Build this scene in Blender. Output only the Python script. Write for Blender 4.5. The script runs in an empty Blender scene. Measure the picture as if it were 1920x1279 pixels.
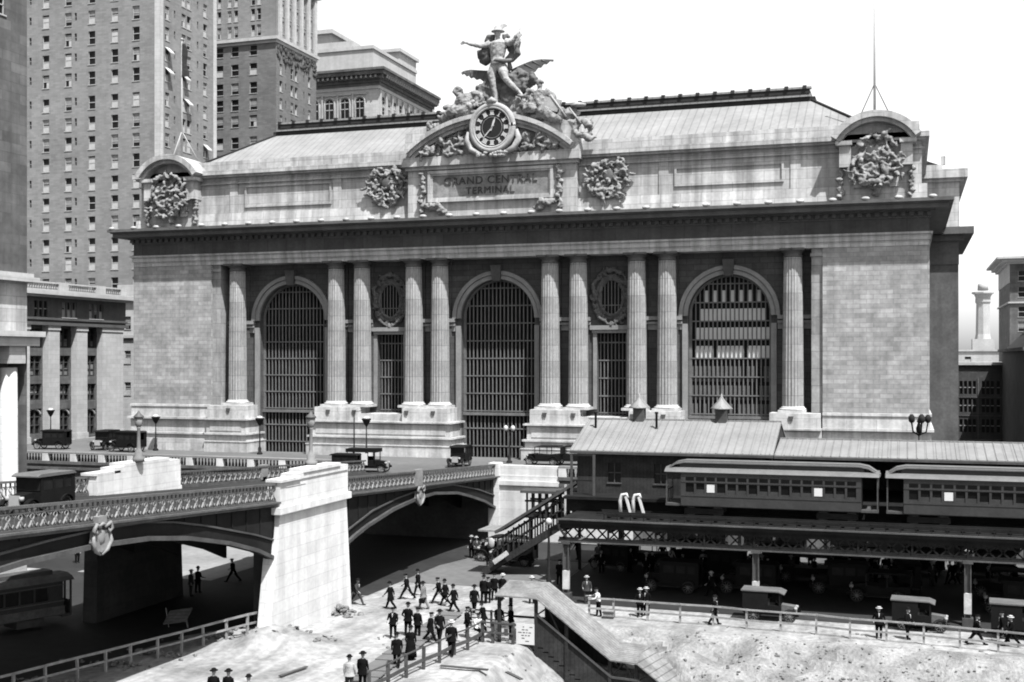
# 1910s railway terminal on a city square, seen from a raised position across the street
import bpy, bmesh, math, random
from mathutils import Vector, Matrix, noise
C = bpy.context; S = C.scene; R = math.radians; PI = math.pi
random.seed(7)
# ---------------------------------------------------------------- camera, sky, sun, exposure
CH = 16.2; FPX = 2253.0; YAW = 18.2; VH = 674.0
cd = bpy.data.cameras.new('camera'); cam = bpy.data.objects.new('camera', cd); S.collection.objects.link(cam)
cam.location = (0, 0, CH); cam.rotation_euler = (R(90), 0, R(YAW)); S.camera = cam
cd.sensor_fit = 'HORIZONTAL'; cd.sensor_width = 36; cd.lens = 36*FPX/1920
cd.shift_y = (VH-639.5)/1920; cd.clip_start = 0.5; cd.clip_end = 6000
SUN_EL, SUN_AZ = 61.5, 47.0          # azimuth: degrees east of straight behind the camera's south
w = bpy.data.worlds.new('World'); S.world = w; w.use_nodes = True
nt = w.node_tree; bg = nt.nodes['Background']
sky = nt.nodes.new('ShaderNodeTexSky'); sky.sky_type = 'NISHITA'; sky.sun_disc = False
sky.sun_elevation = R(SUN_EL); sky.sun_rotation = R(180-SUN_AZ); sky.dust_density = 2.0; sky.air_density = 1.5; sky.ozone_density = 1
bw = nt.nodes.new('ShaderNodeRGBToBW'); nt.links.new(sky.outputs[0], bw.inputs[0]); nt.links.new(bw.outputs[0], bg.inputs[0])
bg.inputs[1].default_value = 0.115
sl = bpy.data.lights.new('sun', 'SUN'); sl.energy = 5.0; sl.angle = R(0.5); sl.color = (1, 1, 1)
so = bpy.data.objects.new('sun', sl); S.collection.objects.link(so)
sd = Vector((math.sin(R(SUN_AZ))*math.cos(R(SUN_EL)), -math.cos(R(SUN_AZ))*math.cos(R(SUN_EL)), math.sin(R(SUN_EL))))
so.rotation_euler = sd.to_track_quat('Z', 'Y').to_euler(); so.location = (20, -20, 80)
S.view_settings.view_transform = 'Standard'; S.view_settings.look = 'None'; S.view_settings.gamma = 1
S.view_settings.exposure = 1.45
S.render.engine = 'CYCLES'; S.cycles.max_bounces = 4; S.cycles.diffuse_bounces = 2; S.cycles.glossy_bounces = 2
S.cycles.filter_width = 1.9

# ---------------------------------------------------------------- surveying helpers (picture point + known plane -> real position)
_s, _c = math.sin(R(YAW)), math.cos(R(YAW))
def ray(u): a = (u-960)/FPX; return -_s+_c*a, _c+_s*a
def PY(u, v, Y): dx, dy = ray(u); t = Y/dy; return Vector((dx*t, Y, CH-(v-VH)/FPX*t))
def PX(u, v, X): dx, dy = ray(u); t = X/dx; return Vector((X, dy*t, CH-(v-VH)/FPX*t))
def G(u, v, z=0.0): dx, dy = ray(u); t = (CH-z)*FPX/(v-VH); return Vector((dx*t, dy*t, z))

# ---------------------------------------------------------------- materials
MATS = {}; KG = 0.42
def mat(name, g, var=0.18, scale=0.6, rough=0.85, brick=None, streak=0.0, bump=0.0, metal=0.0, fine=6.0, emit=0, stripes=None, spec=0.18):
    m = bpy.data.materials.new(name); m.use_nodes = True; n = m.node_tree.nodes; L = m.node_tree.links
    b = n['Principled BSDF']; b.inputs['Roughness'].default_value = rough; b.inputs['Metallic'].default_value = metal
    b.inputs['Specular IOR Level'].default_value = spec
    tc = n.new('ShaderNodeTexCoord')
    def ramp(src, lo, hi, a=0.3, z=0.7):
        r = n.new('ShaderNodeMapRange'); r.inputs[1].default_value = a; r.inputs[2].default_value = z
        r.inputs[3].default_value = lo; r.inputs[4].default_value = hi; L.new(src, r.inputs[0]); return r.outputs[0]
    def mul(a, bb):
        k = n.new('ShaderNodeMath'); k.operation = 'MULTIPLY'; L.new(a, k.inputs[0])
        if isinstance(bb, float): k.inputs[1].default_value = bb
        else: L.new(bb, k.inputs[1])
        return k.outputs[0]
    nz = n.new('ShaderNodeTexNoise'); nz.inputs['Scale'].default_value = scale; nz.inputs['Detail'].default_value = 6; L.new(tc.outputs['UV'], nz.inputs['Vector'])
    v = mul(ramp(nz.outputs[0], 1-var, 1+var), g*KG)
    nf = n.new('ShaderNodeTexNoise'); nf.inputs['Scale'].default_value = scale*fine; nf.inputs['Detail'].default_value = 4; L.new(tc.outputs['UV'], nf.inputs['Vector'])
    v = mul(v, ramp(nf.outputs[0], 1-var*.6, 1+var*.6))
    if streak:
        mp = n.new('ShaderNodeMapping'); mp.inputs['Scale'].default_value = (1.3, 0.07, 1); L.new(tc.outputs['UV'], mp.inputs[0])
        ns = n.new('ShaderNodeTexNoise'); ns.inputs['Scale'].default_value = 1.0; ns.inputs['Detail'].default_value = 5; L.new(mp.outputs[0], ns.inputs['Vector'])
        v = mul(v, ramp(ns.outputs[0], 1-streak, 1+streak*.4))
    if brick:
        bw_, bh_, c1, c2, mo, ms = brick
        br = n.new('ShaderNodeTexBrick'); L.new(tc.outputs['UV'], br.inputs['Vector'])
        br.inputs['Scale'].default_value = 1; br.inputs['Brick Width'].default_value = bw_; br.inputs['Row Height'].default_value = bh_
        br.inputs['Color1'].default_value = (c1, c1, c1, 1); br.inputs['Color2'].default_value = (c2, c2, c2, 1); br.inputs['Mortar'].default_value = (mo, mo, mo, 1)
        br.inputs['Mortar Size'].default_value = ms; br.inputs['Bias'].default_value = 0
        v = mul(v, br.outputs['Color'])
    if stripes:
        ax, per, lo = stripes
        sx = n.new('ShaderNodeSeparateXYZ'); L.new(tc.outputs['UV'], sx.inputs[0])
        k = mul(sx.outputs[ax], 1.0/per)
        fr = n.new('ShaderNodeMath'); fr.operation = 'FRACT'; L.new(k, fr.inputs[0])
        gt = n.new('ShaderNodeMath'); gt.operation = 'GREATER_THAN'; gt.inputs[1].default_value = 0.14; L.new(fr.outputs[0], gt.inputs[0])
        v = mul(v, ramp(gt.outputs[0], lo, 1.0, 0, 1))
    cb = n.new('ShaderNodeCombineColor')
    for i in range(3): L.new(v, cb.inputs[i])
    L.new(cb.outputs[0], b.inputs['Base Color'])
    if bump:
        bp = n.new('ShaderNodeBump'); bp.inputs['Strength'].default_value = min(1, bump); bp.inputs['Distance'].default_value = 0.1
        L.new(nf.outputs[0], bp.inputs['Height']); L.new(bp.outputs[0], b.inputs['Normal'])
    MATS[name] = m; return m
ASH = (1.5, .62, 1.12, .84, .62, .03)
mat('wall_stone', .48, .24, .45, brick=(1.25, .46, 1.17, .82, .74, .028), streak=.18, fine=5)
mat('recess_shade_stone', .13, .2, .4, brick=ASH, streak=.15)  # terminal stone darkened, the shade of the recess put into its colour
mat('column_stone', .44, .22, .5, brick=(9, 1.7, 1.12, .88, .6, .03), streak=.3)
mat('frieze_shade_stone', .13, .2, .5, brick=(2.4, 3, 1.1, .85, .6, .03), streak=.2)  # darkened for the shadow the cornice throws on the frieze
mat('arch_stone', .36, .16, .6, streak=.15)
mat('attic_stone', .69, .16, .5, brick=(2.1, .95, 1.08, .86, .66, .03), streak=.42)
mat('base_stone', .77, .2, .6, brick=(2.8, 1.3, 1.06, .9, .66, .025), streak=.36)
mat('cornice_stone', .15, .2, .5, streak=.15)  # shade of the entablature put into the colour as well
mat('soot_shade_stone', .13, .25, .5, streak=.2)  # soot-dark stone; on the wing wall it stands for a cast shadow
mat('carved_stone', .32, .45, 1.2, bump=.5)
mat('statue_stone', .50, .25, 1.0)
mat('dark_bronze', .05, .3, 1, rough=.6)
mat('roof_copper', .34, .16, .3, rough=.6, stripes=(0, .85, .72))
mat('roof_dark', .035, .3, 1)
mat('panel_stone', .33, .3, .8, streak=.35); mat('grille_iron', .21, .2, 1, rough=.6)
mat('glass_dark', .008, .3, .3, rough=.4, spec=.06)
mat('glass_pale', .42, .25, .8, rough=.4)
mat('light_strip_grey', .17, .3, .8)
mat('clock_dark', .025, .2, 1, rough=.5)
mat('clock_white', .75, .05, 1)
mat('new_granite', .92, .1, .7, brick=(1.9, .72, 1.04, .93, .8, .022), streak=.22)
mat('bridge_iron', .018, .35, .5, rough=.7, spec=.1)
mat('rail_iron', .13, .3, 1.2, rough=.6)
mat('rail_light', .30, .2, 1.0, rough=.6)
mat('hotel_brick', .31, .13, .12, brick=(.8, .28, 1.12, .88, .95, .02), streak=.08)
mat('hotel_brick_dark', .22, .16, .12, brick=(.8, .28, 1.15, .85, .95, .02), streak=.08)
mat('pale_stone', .66, .1, .3, brick=(1.6, .6, 1.05, .93, .8, .02), streak=.1)
mat('far_stone', .60, .1, .3, streak=.1)  # pale tone has the haze of distance painted in
mat('grey_stone', .17, .22, .35, brick=(1.8, .75, 1.2, .8, .8, .03), streak=.25)
mat('window_glass', .02, .4, .8, rough=.4, spec=.1)
mat('blind', .62, .15, 1)
mat('blind_mid', .30, .25, 1)
mat('window_frame', .22, .2, 1)
mat('awning', .66, .12, 1)
mat('trim_light', .58, .15, .6)
mat('trim_dark', .09, .3, .6)
mat('sidewalk_stone', .14, .3, .3); mat('pavement', .30, .22, .12, bump=.2, fine=14)
mat('asphalt', .035, .35, .12, rough=.8, fine=12)
mat('paving', .17, .22, .10, fine=14)
mat('dirt', .40, .34, .3, bump=1, fine=8, streak=.3)
mat('rubble_dirt', .30, .42, .6, bump=1.0, fine=9)
mat('rock', .22, .4, .8, bump=.6)
mat('wood_pale', .42, .3, 1.5, stripes=(0, .22, .6))
mat('wood_rail', .38, .3, 2)
mat('wood_dark', .04, .4, 1.2, stripes=(0, .25, .6))
mat('wood_board', .25, .35, .9, stripes=(1, .26, .5))
mat('tin_roof', .30, .13, .5, rough=.55, stripes=(0, .55, .75))
mat('el_steel', .018, .4, .8, rough=.7, spec=.1)
mat('el_edge', .10, .3, .8, rough=.5)
mat('column_paint', .7, .25, 1.2)
mat('car_body', .055, .2, .8, rough=.45)
mat('car_roof', .18, .15, .8, rough=.6)
mat('auto_black', .012, .3, 1, rough=.6, spec=.08)
mat('auto_roof', .16, .2, 1, rough=.6)
mat('auto_top_dark', .015, .3, 1, rough=.7, spec=.08)
mat('tyre', .04, .3, 1); mat('spoke', .22, .2, 1); mat('brass', .5, .1, 1, rough=.35)
mat('white_card', .85, .03, 1); mat('white_paint', .8, .08, 1)
mat('skin', .38, .06, 3, rough=.6)
mat('cloth_black', .009, .3, 3, rough=.95, spec=.03); mat('cloth_grey', .06, .3, 3, rough=.95, spec=.05); mat('cloth_light', .45, .2, 3); mat('cloth_white', .78, .1, 3); mat('cloth_mid', .2, .2, 3)
mat('pier_shade', .07, .25, .5, brick=(2.2, .75, 1.1, .9, .8, .02), streak=.2); mat('shoe', .01, .2, 3); mat('straw', .75, .08, 3); mat('felt', .012, .2, 3, rough=.95, spec=.03)  # pier stone with deep shade under the deck put into its colour
mat('lamp_iron', .02, .3, 1); mat('lamp_globe', .7, .05, 1, rough=.3)
mat('flag_cloth', .04, .3, 1); mat('steel_pole', .6, .1, 1)
mat('ink', .03, .2, 1)

# ---------------------------------------------------------------- mesh builder
WL = {}
def tag(o, label=None, cat=None, group=None, kind=None):
    if label: o['label'] = label
    if cat: o['category'] = cat
    if group: o['group'] = group
    if kind: o['kind'] = kind
    return o
def empty(name, loc=(0, 0, 0), label=None, cat=None, group=None):
    o = bpy.data.objects.new(name, None); S.collection.objects.link(o); o.location = loc; o.empty_display_size = .5
    WL[o.name] = Vector(loc); tag(o, label, cat, group); return o
def kids(o): return [c for c in bpy.data.objects if c.parent == o]
def tree_list(o, lst):
    for c in KIDS.get(o.name, []): lst.append(c); tree_list(c, lst)
KIDS = {}
def adopt(o, p):
    o.parent = p; KIDS.setdefault(p.name, []).append(o)
def copy_tree(o, parent=None, loc=None, rz=None):
    c = o.copy(); S.collection.objects.link(c)
    if parent is not None: adopt(c, parent)
    if loc is not None: c.location = loc
    if rz is not None: c.rotation_euler = (0, 0, rz)
    for ch in list(KIDS.get(o.name, [])): copy_tree(ch, c)
    return c
def link_mesh(name, me, parent=None, loc=(0, 0, 0), rot=(0, 0, 0), scale=(1, 1, 1)):
    o = bpy.data.objects.new(name, me); S.collection.objects.link(o)
    L = WL[parent.name] if parent is not None else Vector((0, 0, 0))
    o.location = Vector(loc)-L; o.rotation_euler = rot; o.scale = scale
    WL[o.name] = Vector(loc)
    if parent is not None: adopt(o, parent)
    return o
class MB:
    def __init__(s): s.v = []; s.f = []; s.m = []; s.s = []
    def add(s, vs, fs, mi=0, sm=False):
        o = len(s.v); s.v += [Vector(p) for p in vs]
        for f in fs: s.f.append([o+i for i in f]); s.m.append(mi); s.s.append(sm)
        return s
    def box(s, x0, x1, y0, y1, z0, z1, mi=0):
        if x0 > x1: x0, x1 = x1, x0
        if y0 > y1: y0, y1 = y1, y0
        vs = [(x0,y0,z0),(x1,y0,z0),(x1,y1,z0),(x0,y1,z0),(x0,y0,z1),(x1,y0,z1),(x1,y1,z1),(x0,y1,z1)]
        return s.add(vs, [(0,3,2,1),(4,5,6,7),(0,1,5,4),(1,2,6,5),(2,3,7,6),(3,0,4,7)], mi)
    def obox(s, c, ax, ay, az, mi=0):
        c = Vector(c); ax = Vector(ax); ay = Vector(ay); az = Vector(az); vs = []
        for k in (-1, 1):
            for (i, j) in ((-1,-1),(1,-1),(1,1),(-1,1)): vs.append(c+ax*i+ay*j+az*k)
        fl = [(0,3,2,1),(4,5,6,7),(0,1,5,4),(1,2,6,5),(2,3,7,6),(3,0,4,7)]
        if ax.cross(ay).dot(az) < 0: fl = [f[::-1] for f in fl]
        return s.add(vs, fl, mi)
    def beam(s, a, b, w_, h_, mi=0):
        a = Vector(a); b = Vector(b); d = (b-a); L = d.length
        if L < 1e-5: return s
        d /= L; up = Vector((0, 0, 1)) if abs(d.z) < .95 else Vector((0, 1, 0))
        x = d.cross(up).normalized(); y = x.cross(d)
        return s.obox((a+b)/2, x*w_/2, d*L/2, y*h_/2, mi)
    def quad(s, pts, mi=0): return s.add(pts, [tuple(range(len(pts)))], mi)
    def prism(s, pts, vec, mi=0, sm=False):
        n = len(pts); pts = [Vector(p) for p in pts]; vec = Vector(vec)
        nrm = Vector((0, 0, 0))
        for i in range(n): nrm += pts[i].cross(pts[(i+1) % n])
        if nrm.dot(vec) > 0: pts = pts[::-1]
        vs = pts+[p+vec for p in pts]
        return s.add(vs, [tuple(range(n)), tuple(range(2*n-1, n-1, -1))]+[((i+1) % n, i, i+n, (i+1) % n+n) for i in range(n)], mi, sm)
    def tube(s, pts, r, n=8, mi=0, sm=True, caps=True, sq=None):
        pts = [Vector(p) for p in pts]; k = len(pts); rs = r if isinstance(r, (list, tuple)) else [r]*k
        vs = []; prev = None
        for i, p in enumerate(pts):
            d = (pts[min(i+1, k-1)]-pts[max(i-1, 0)])
            if d.length < 1e-6: d = Vector((0, 0, 1))
            d.normalize()
            if prev is None:
                up = Vector((0, 0, 1)) if abs(d.z) < .9 else Vector((0, 1, 0)); x = d.cross(up).normalized()
            else: x = (prev-d*prev.dot(d)).normalized()
            prev = x; y = d.cross(x)
            for j in range(n):
                a = 2*PI*j/n; vs.append(p+(x*math.cos(a)+y*math.sin(a))*rs[i])
        fs = []
        for i in range(k-1):
            for j in range(n):
                a = i*n+j; b = i*n+(j+1) % n; fs.append((a, b, b+n, a+n))
        if caps: fs += [tuple(range(n-1, -1, -1)), tuple(range((k-1)*n, k*n))]
        return s.add(vs, fs, mi, sm)
    def lathe(s, c, prof, n=16, mi=0, sm=True, sx=1, sy=1, fl=0):
        c = Vector(c); vs = []
        for (r, z) in prof:
            for j in range(n):
                a = 2*PI*j/n; rr = r*(1-fl*(j % 2)) if fl else r
                vs.append(c+Vector((math.cos(a)*rr*sx, math.sin(a)*rr*sy, z)))
        fs = []; k = len(prof)
        for i in range(k-1):
            for j in range(n):
                a = i*n+j; b = i*n+(j+1) % n; fs.append((a, b, b+n, a+n))
        fs += [tuple(range(n-1, -1, -1)), tuple(range((k-1)*n, k*n))]
        return s.add(vs, fs, mi, sm)
    def blob(s, c, rx, ry, rz, mi=0, rot=None, lat=6, lon=9, jit=0):
        c = Vector(c); vs = []; M = rot or Matrix.Identity(3)
        vs.append(c+M@Vector((0, 0, -rz)))
        for i in range(1, lat):
            ph = -PI/2+PI*i/lat
            for j in range(lon):
                a = 2*PI*j/lon; q = 1+jit*(random.random()-.5)
                vs.append(c+M@Vector((math.cos(ph)*math.cos(a)*rx*q, math.cos(ph)*math.sin(a)*ry*q, math.sin(ph)*rz*q)))
        vs.append(c+M@Vector((0, 0, rz))); fs = []
        for j in range(lon): fs.append((0, 1+(j+1) % lon, 1+j)[::1])
        for i in range(lat-2):
            for j in range(lon):
                a = 1+i*lon+j; b = 1+i*lon+(j+1) % lon; fs.append((a, b, b+lon, a+lon))
        t = len(vs)-1; o = 1+(lat-2)*lon
        for j in range(lon): fs.append((o+j, o+(j+1) % lon, t))
        return s.add(vs, fs, mi, True)
    def mesh(s, name, mats, off=Vector((0, 0, 0))):
        me = bpy.data.meshes.new(name)
        me.from_pydata([tuple(p-off) for p in s.v], [], s.f)
        if not isinstance(mats, (list, tuple)): mats = [mats]
        for m in mats: me.materials.append(MATS[m])
        me.polygons.foreach_set('material_index', s.m); me.polygons.foreach_set('use_smooth', s.s)
        uv = me.uv_layers.new(name='UVMap'); buf = [0.0]*(2*len(me.loops))
        for p in me.polygons:
            nx, ny, nz = abs(p.normal.x), abs(p.normal.y), abs(p.normal.z)
            for li in p.loop_indices:
                co = s.v[me.loops[li].vertex_index]
                if nz > .8 and nz > nx and nz > ny: q = (co.x, co.y)
                elif ny >= nx: q = (co.x, co.z)
                else: q = (co.y, co.z)
                buf[2*li], buf[2*li+1] = q
        uv.data.foreach_set('uv', buf); me.update(); return me
    def build(s, name, mats, parent=None, label=None, cat=None, group=None, kind=None):
        if parent is not None: off = WL[parent.name]
        else:
            xs = [p.x for p in s.v]; ys = [p.y for p in s.v]; zs = [p.z for p in s.v]
            off = Vector(((min(xs)+max(xs))/2, (min(ys)+max(ys))/2, min(zs)))
        me = s.mesh(name, mats, off); o = bpy.data.objects.new(name, me); S.collection.objects.link(o)
        if parent is not None: adopt(o, parent)
        else: o.location = off
        WL[o.name] = off; tag(o, label, cat, group, kind); return o
def split_build(mb, name, mats, parent):
    """one object for each separate piece of a repeated part"""
    n = len(mb.v); par = list(range(n))
    def fd(i):
        while par[i] != i: par[i] = par[par[i]]; i = par[i]
        return i
    for f in mb.f:
        a = fd(f[0])
        for q in f[1:]: par[fd(q)] = a
    grp = {}
    for i in range(n): grp.setdefault(fd(i), []).append(i)
    bb = [[min(mb.v[i][k] for i in g)-.01 for k in range(3)]+[max(mb.v[i][k] for i in g)+.01 for k in range(3)]+[g] for g in grp.values()]
    ch = True
    while ch:
        ch = False
        for i in range(len(bb)):
            for j in range(len(bb)-1, i, -1):
                A, B = bb[i], bb[j]
                if all(A[k] <= B[k+3] and B[k] <= A[k+3] for k in range(3)):
                    bb[i] = [min(A[k], B[k]) for k in range(3)]+[max(A[k+3], B[k+3]) for k in range(3)]+[A[6]+B[6]]; bb.pop(j); ch = True; A = bb[i]
    own = {}
    for gi, b in enumerate(bb):
        for i in b[6]: own[i] = gi
    res = []
    for gi in range(len(bb)):
        m2 = MB(); mp = {}
        for f, mi, sm in zip(mb.f, mb.m, mb.s):
            if own[f[0]] != gi: continue
            for q in f:
                if q not in mp: mp[q] = len(m2.v); m2.v.append(mb.v[q])
            m2.f.append([mp[q] for q in f]); m2.m.append(mi); m2.s.append(sm)
        res.append(m2.build(name, mats, parent))
    return res
def bx(name, m, x0, x1, y0, y1, z0, z1, parent=None, **k): return MB().box(x0, x1, y0, y1, z0, z1).build(name, m, parent, **k)
def wall_open(mb, a0, a1, z0, z1, opens, pt, depth=.3, mi=0, rmi=0):
    """wall sheet with real openings; pt(a, z, d) maps along, height, depth-into-wall to the world"""
    A = sorted(set([a0, a1]+[o[0] for o in opens]+[o[1] for o in opens])); Z = sorted(set([z0, z1]+[o[2] for o in opens]+[o[3] for o in opens]))
    A = [a for a in A if a0-1e-6 <= a <= a1+1e-6]; Z = [z for z in Z if z0-1e-6 <= z <= z1+1e-6]
    for i in range(len(A)-1):
        for j in range(len(Z)-1):
            ca, cz = (A[i]+A[i+1])/2, (Z[j]+Z[j+1])/2
            if any(o[0] < ca < o[1] and o[2] < cz < o[3] for o in opens): continue
            mb.quad([pt(A[i], Z[j], 0), pt(A[i+1], Z[j], 0), pt(A[i+1], Z[j+1], 0), pt(A[i], Z[j+1], 0)], mi)
    for (b0, b1, y0, y1) in opens:
        mb.quad([pt(b0, y0, 0), pt(b0, y1, 0), pt(b0, y1, depth), pt(b0, y0, depth)], rmi)
        mb.quad([pt(b1, y0, 0), pt(b1, y1, 0), pt(b1, y1, depth), pt(b1, y0, depth)], rmi)
        mb.quad([pt(b0, y1, 0), pt(b1, y1, 0), pt(b1, y1, depth), pt(b0, y1, depth)], rmi)
        mb.quad([pt(b0, y0, 0), pt(b1, y0, 0), pt(b1, y0, depth), pt(b0, y0, depth)], rmi)
    return mb
def south(Y): return lambda a, z, d: Vector((a, Y+d, z))
def east(X): return lambda a, z, d: Vector((X-d, a, z))
def box_uv(me, off=Vector((0, 0, 0))):
    uv = me.uv_layers.get('UVMap') or me.uv_layers.new(name='UVMap'); buf = [0.0]*(2*len(me.loops))
    for p in me.polygons:
        nx, ny, nz = abs(p.normal.x), abs(p.normal.y), abs(p.normal.z)
        for li in p.loop_indices:
            co = me.vertices[me.loops[li].vertex_index].co+off
            q = (co.x, co.y) if (nz > nx and nz > ny) else ((co.x, co.z) if ny >= nx else (co.y, co.z))
            buf[2*li], buf[2*li+1] = q
    uv.data.foreach_set('uv', buf)
def evaluated(ob):
    dg = C.evaluated_depsgraph_get(); dg.update()
    me = bpy.data.meshes.new_from_object(ob.evaluated_get(dg)); return me
def sculpt(mb, vox, name, m, parent, sm=3):
    """fuse overlapping lumps into one carved surface"""
    off = WL[parent.name]; me = mb.mesh(name, m, off); t = bpy.data.objects.new('tmp', me); S.collection.objects.link(t)
    r = t.modifiers.new('r', 'REMESH'); r.mode = 'VOXEL'; r.voxel_size = vox; r.use_smooth_shade = True
    if sm: q = t.modifiers.new('s', 'SMOOTH'); q.factor = .5; q.iterations = sm
    me2 = evaluated(t); bpy.data.objects.remove(t); me2.name = name
    me2.materials.clear(); me2.materials.append(MATS[m])
    for p in me2.polygons: p.use_smooth = True
    box_uv(me2, off)
    o = bpy.data.objects.new(name, me2); S.collection.objects.link(o); adopt(o, parent); WL[o.name] = off; return o
def roughen(o, amp, sc):
    me = o.data; nr = [v.normal.copy() for v in me.vertices]
    for v, n in zip(me.vertices, nr): v.co += n*amp*(noise.noise(v.co*sc)+.5*noise.noise(v.co*sc*2.3))*1.6
    me.update(); return o
def text_mesh(txt, size, depth, loc, parent, m, name, rot=(R(90), 0, 0), sx=1.0):
    cu = bpy.data.curves.new(name, 'FONT'); cu.body = txt; cu.size = size; cu.extrude = depth; cu.align_x = 'CENTER'; cu.align_y = 'CENTER'; cu.space_character = 1.1
    t = bpy.data.objects.new('tmp', cu); S.collection.objects.link(t); me = evaluated(t); bpy.data.objects.remove(t)
    me.name = name; me.materials.clear(); me.materials.append(MATS[m]); box_uv(me)
    return link_mesh(name, me, parent, loc, rot, (sx, 1, 1))
# ================================================================= THE TERMINAL
XC = -42.45; TZ = 5.6; YF = 122.0; YR = 124.2; XL, XR = -87.6, 2.05
term = empty('railway_terminal', (XC, YF, 0), 'vast pale stone terminal with three tall arched windows between paired fluted columns', 'railway terminal')
# pavilions
for nm, a, b in (('pavilion_wall', XL, XC-34.55), ('pavilion_wall', XC+34.55, XR)):
    mb = MB().box(a, b, YF, 150, 10.95, 27.2); mb.build(nm, 'wall_stone', term)
    mb = MB(); e = .25 if a == XL else 0; f = .25 if b == XR else 0
    mb.box(a-.2*(e > 0)-.35*(e > 0), b+.35*(f > 0)+.2*(f > 0), YF-.9, 150, 0, 7.0)
    mb.box(a-.3*(e > 0), b+.3*(f > 0), YF-.5, 150, 6.99, 7.5).box(a-.3*(e > 0), b+.3*(f > 0), YF-.78, 150, 7.49, 7.71)
    mb.box(a-.15*(e > 0), b+.15*(f > 0), YF-.35, 150, 7.69, 9.25)
    mb.box(a-.4*(e > 0), b+.4*(f > 0), YF-.72, 150, 9.24, 9.48)
    mb.box(a-.1*(e > 0), b+.1*(f > 0), YF-.3, 150, 9.49, 10.7)
    mb.box(a-.2*(e > 0), b+.2*(f > 0), YF-.4, 150, 10.69, 10.96)
    mb.build('pavilion_base', 'base_stone', term)
# recessed wall with openings
ops = []; archs = [XC-25.1, XC, XC+25.1]; AW = 4.25; SPR = 20.7
for cx in archs: ops.append((cx-AW, cx+AW, TZ-.5, 25.4))
wins = [XC-12.75, XC+12.75]
for cx in wins: ops.append((cx-1.6, cx+1.6, 10.3, 19.0))
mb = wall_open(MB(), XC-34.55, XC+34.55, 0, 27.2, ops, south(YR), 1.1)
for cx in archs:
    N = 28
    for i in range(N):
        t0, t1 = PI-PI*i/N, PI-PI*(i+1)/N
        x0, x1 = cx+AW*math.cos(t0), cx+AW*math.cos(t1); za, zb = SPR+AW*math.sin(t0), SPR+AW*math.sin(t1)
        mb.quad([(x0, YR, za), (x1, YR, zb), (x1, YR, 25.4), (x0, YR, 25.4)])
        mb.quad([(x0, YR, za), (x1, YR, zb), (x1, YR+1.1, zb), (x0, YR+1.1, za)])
mb.build('recess_wall', 'recess_shade_stone', term)
for s in (-1, 1):
    a, b = sorted((XC+s*33.45, XC+s*34.55)); MB().box(a, b, YF+.3, YR, 10.95, 27.2).box(a-.1, b+.1 if s < 0 else b, YF+.15, YR, 26.4, 26.7).build('pilaster', 'column_stone', term)
# flat pilasters behind the columns and impost bands
for d in (6.3, 9.42, 15.7, 18.9, 31.6):
    for s in (-1, 1):
        MB().box(XC+s*d-.95, XC+s*d+.95, YR-.3, YR, 10.9, 27.2).build('wall_pier', 'recess_shade_stone', term)
mb = MB()
edges = [(-34.5, -30.0), (-20.3, -14.8), (-10.5, -4.9), (4.9, 10.5), (14.8, 20.3), (30.0, 34.5)]
for a, b in edges: mb.box(XC+a, XC+b, YR-.42, YR, 19.9, 20.15).box(XC+a, XC+b, YR-.55, YR, 20.3, 20.7).box(XC+a, XC+b, YR-.2, YR, 19.3, 19.9)
split_build(mb, 'impost_band', 'arch_stone', term)
# archivolts
for cx in archs:
    mb = MB()
    for r0, r1, d in ((AW, AW+.42, .35), (AW+.42, AW+.5, .22), (AW+.5, AW+.92, .5)):
        N = 36; pts = []
        for i in range(N):
            t0, t1 = PI*i/N, PI*(i+1)/N
            p = lambda r, t, y: Vector((cx+r*math.cos(t), y, SPR+r*math.sin(t)))
            y = YR-d
            mb.quad([p(r0, t0, y), p(r1, t0, y), p(r1, t1, y), p(r0, t1, y)]); mb.quad([p(r1, t0, y), p(r1, t0, YR), p(r1, t1, YR), p(r1, t1, y)]); mb.quad([p(r0, t0, y), p(r0, t0, YR), p(r0, t1, YR), p(r0, t1, y)])
    for s in (-1, 1):
        mb.box(cx+s*AW, cx+s*(AW+.55), YR-.3, YR, TZ, SPR-.8)
    a = mb.build('archivolt', 'arch_stone', term)
    MB().prism([(cx-.45, YR-.7, SPR+AW-.2), (cx+.45, YR-.7, SPR+AW-.2), (cx+.6, YR-.9, SPR+AW+1.5), (cx-.6, YR-.9, SPR+AW+1.5)], (0, .9, 0)).build('keystone', 'soot_shade_stone', a)
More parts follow.
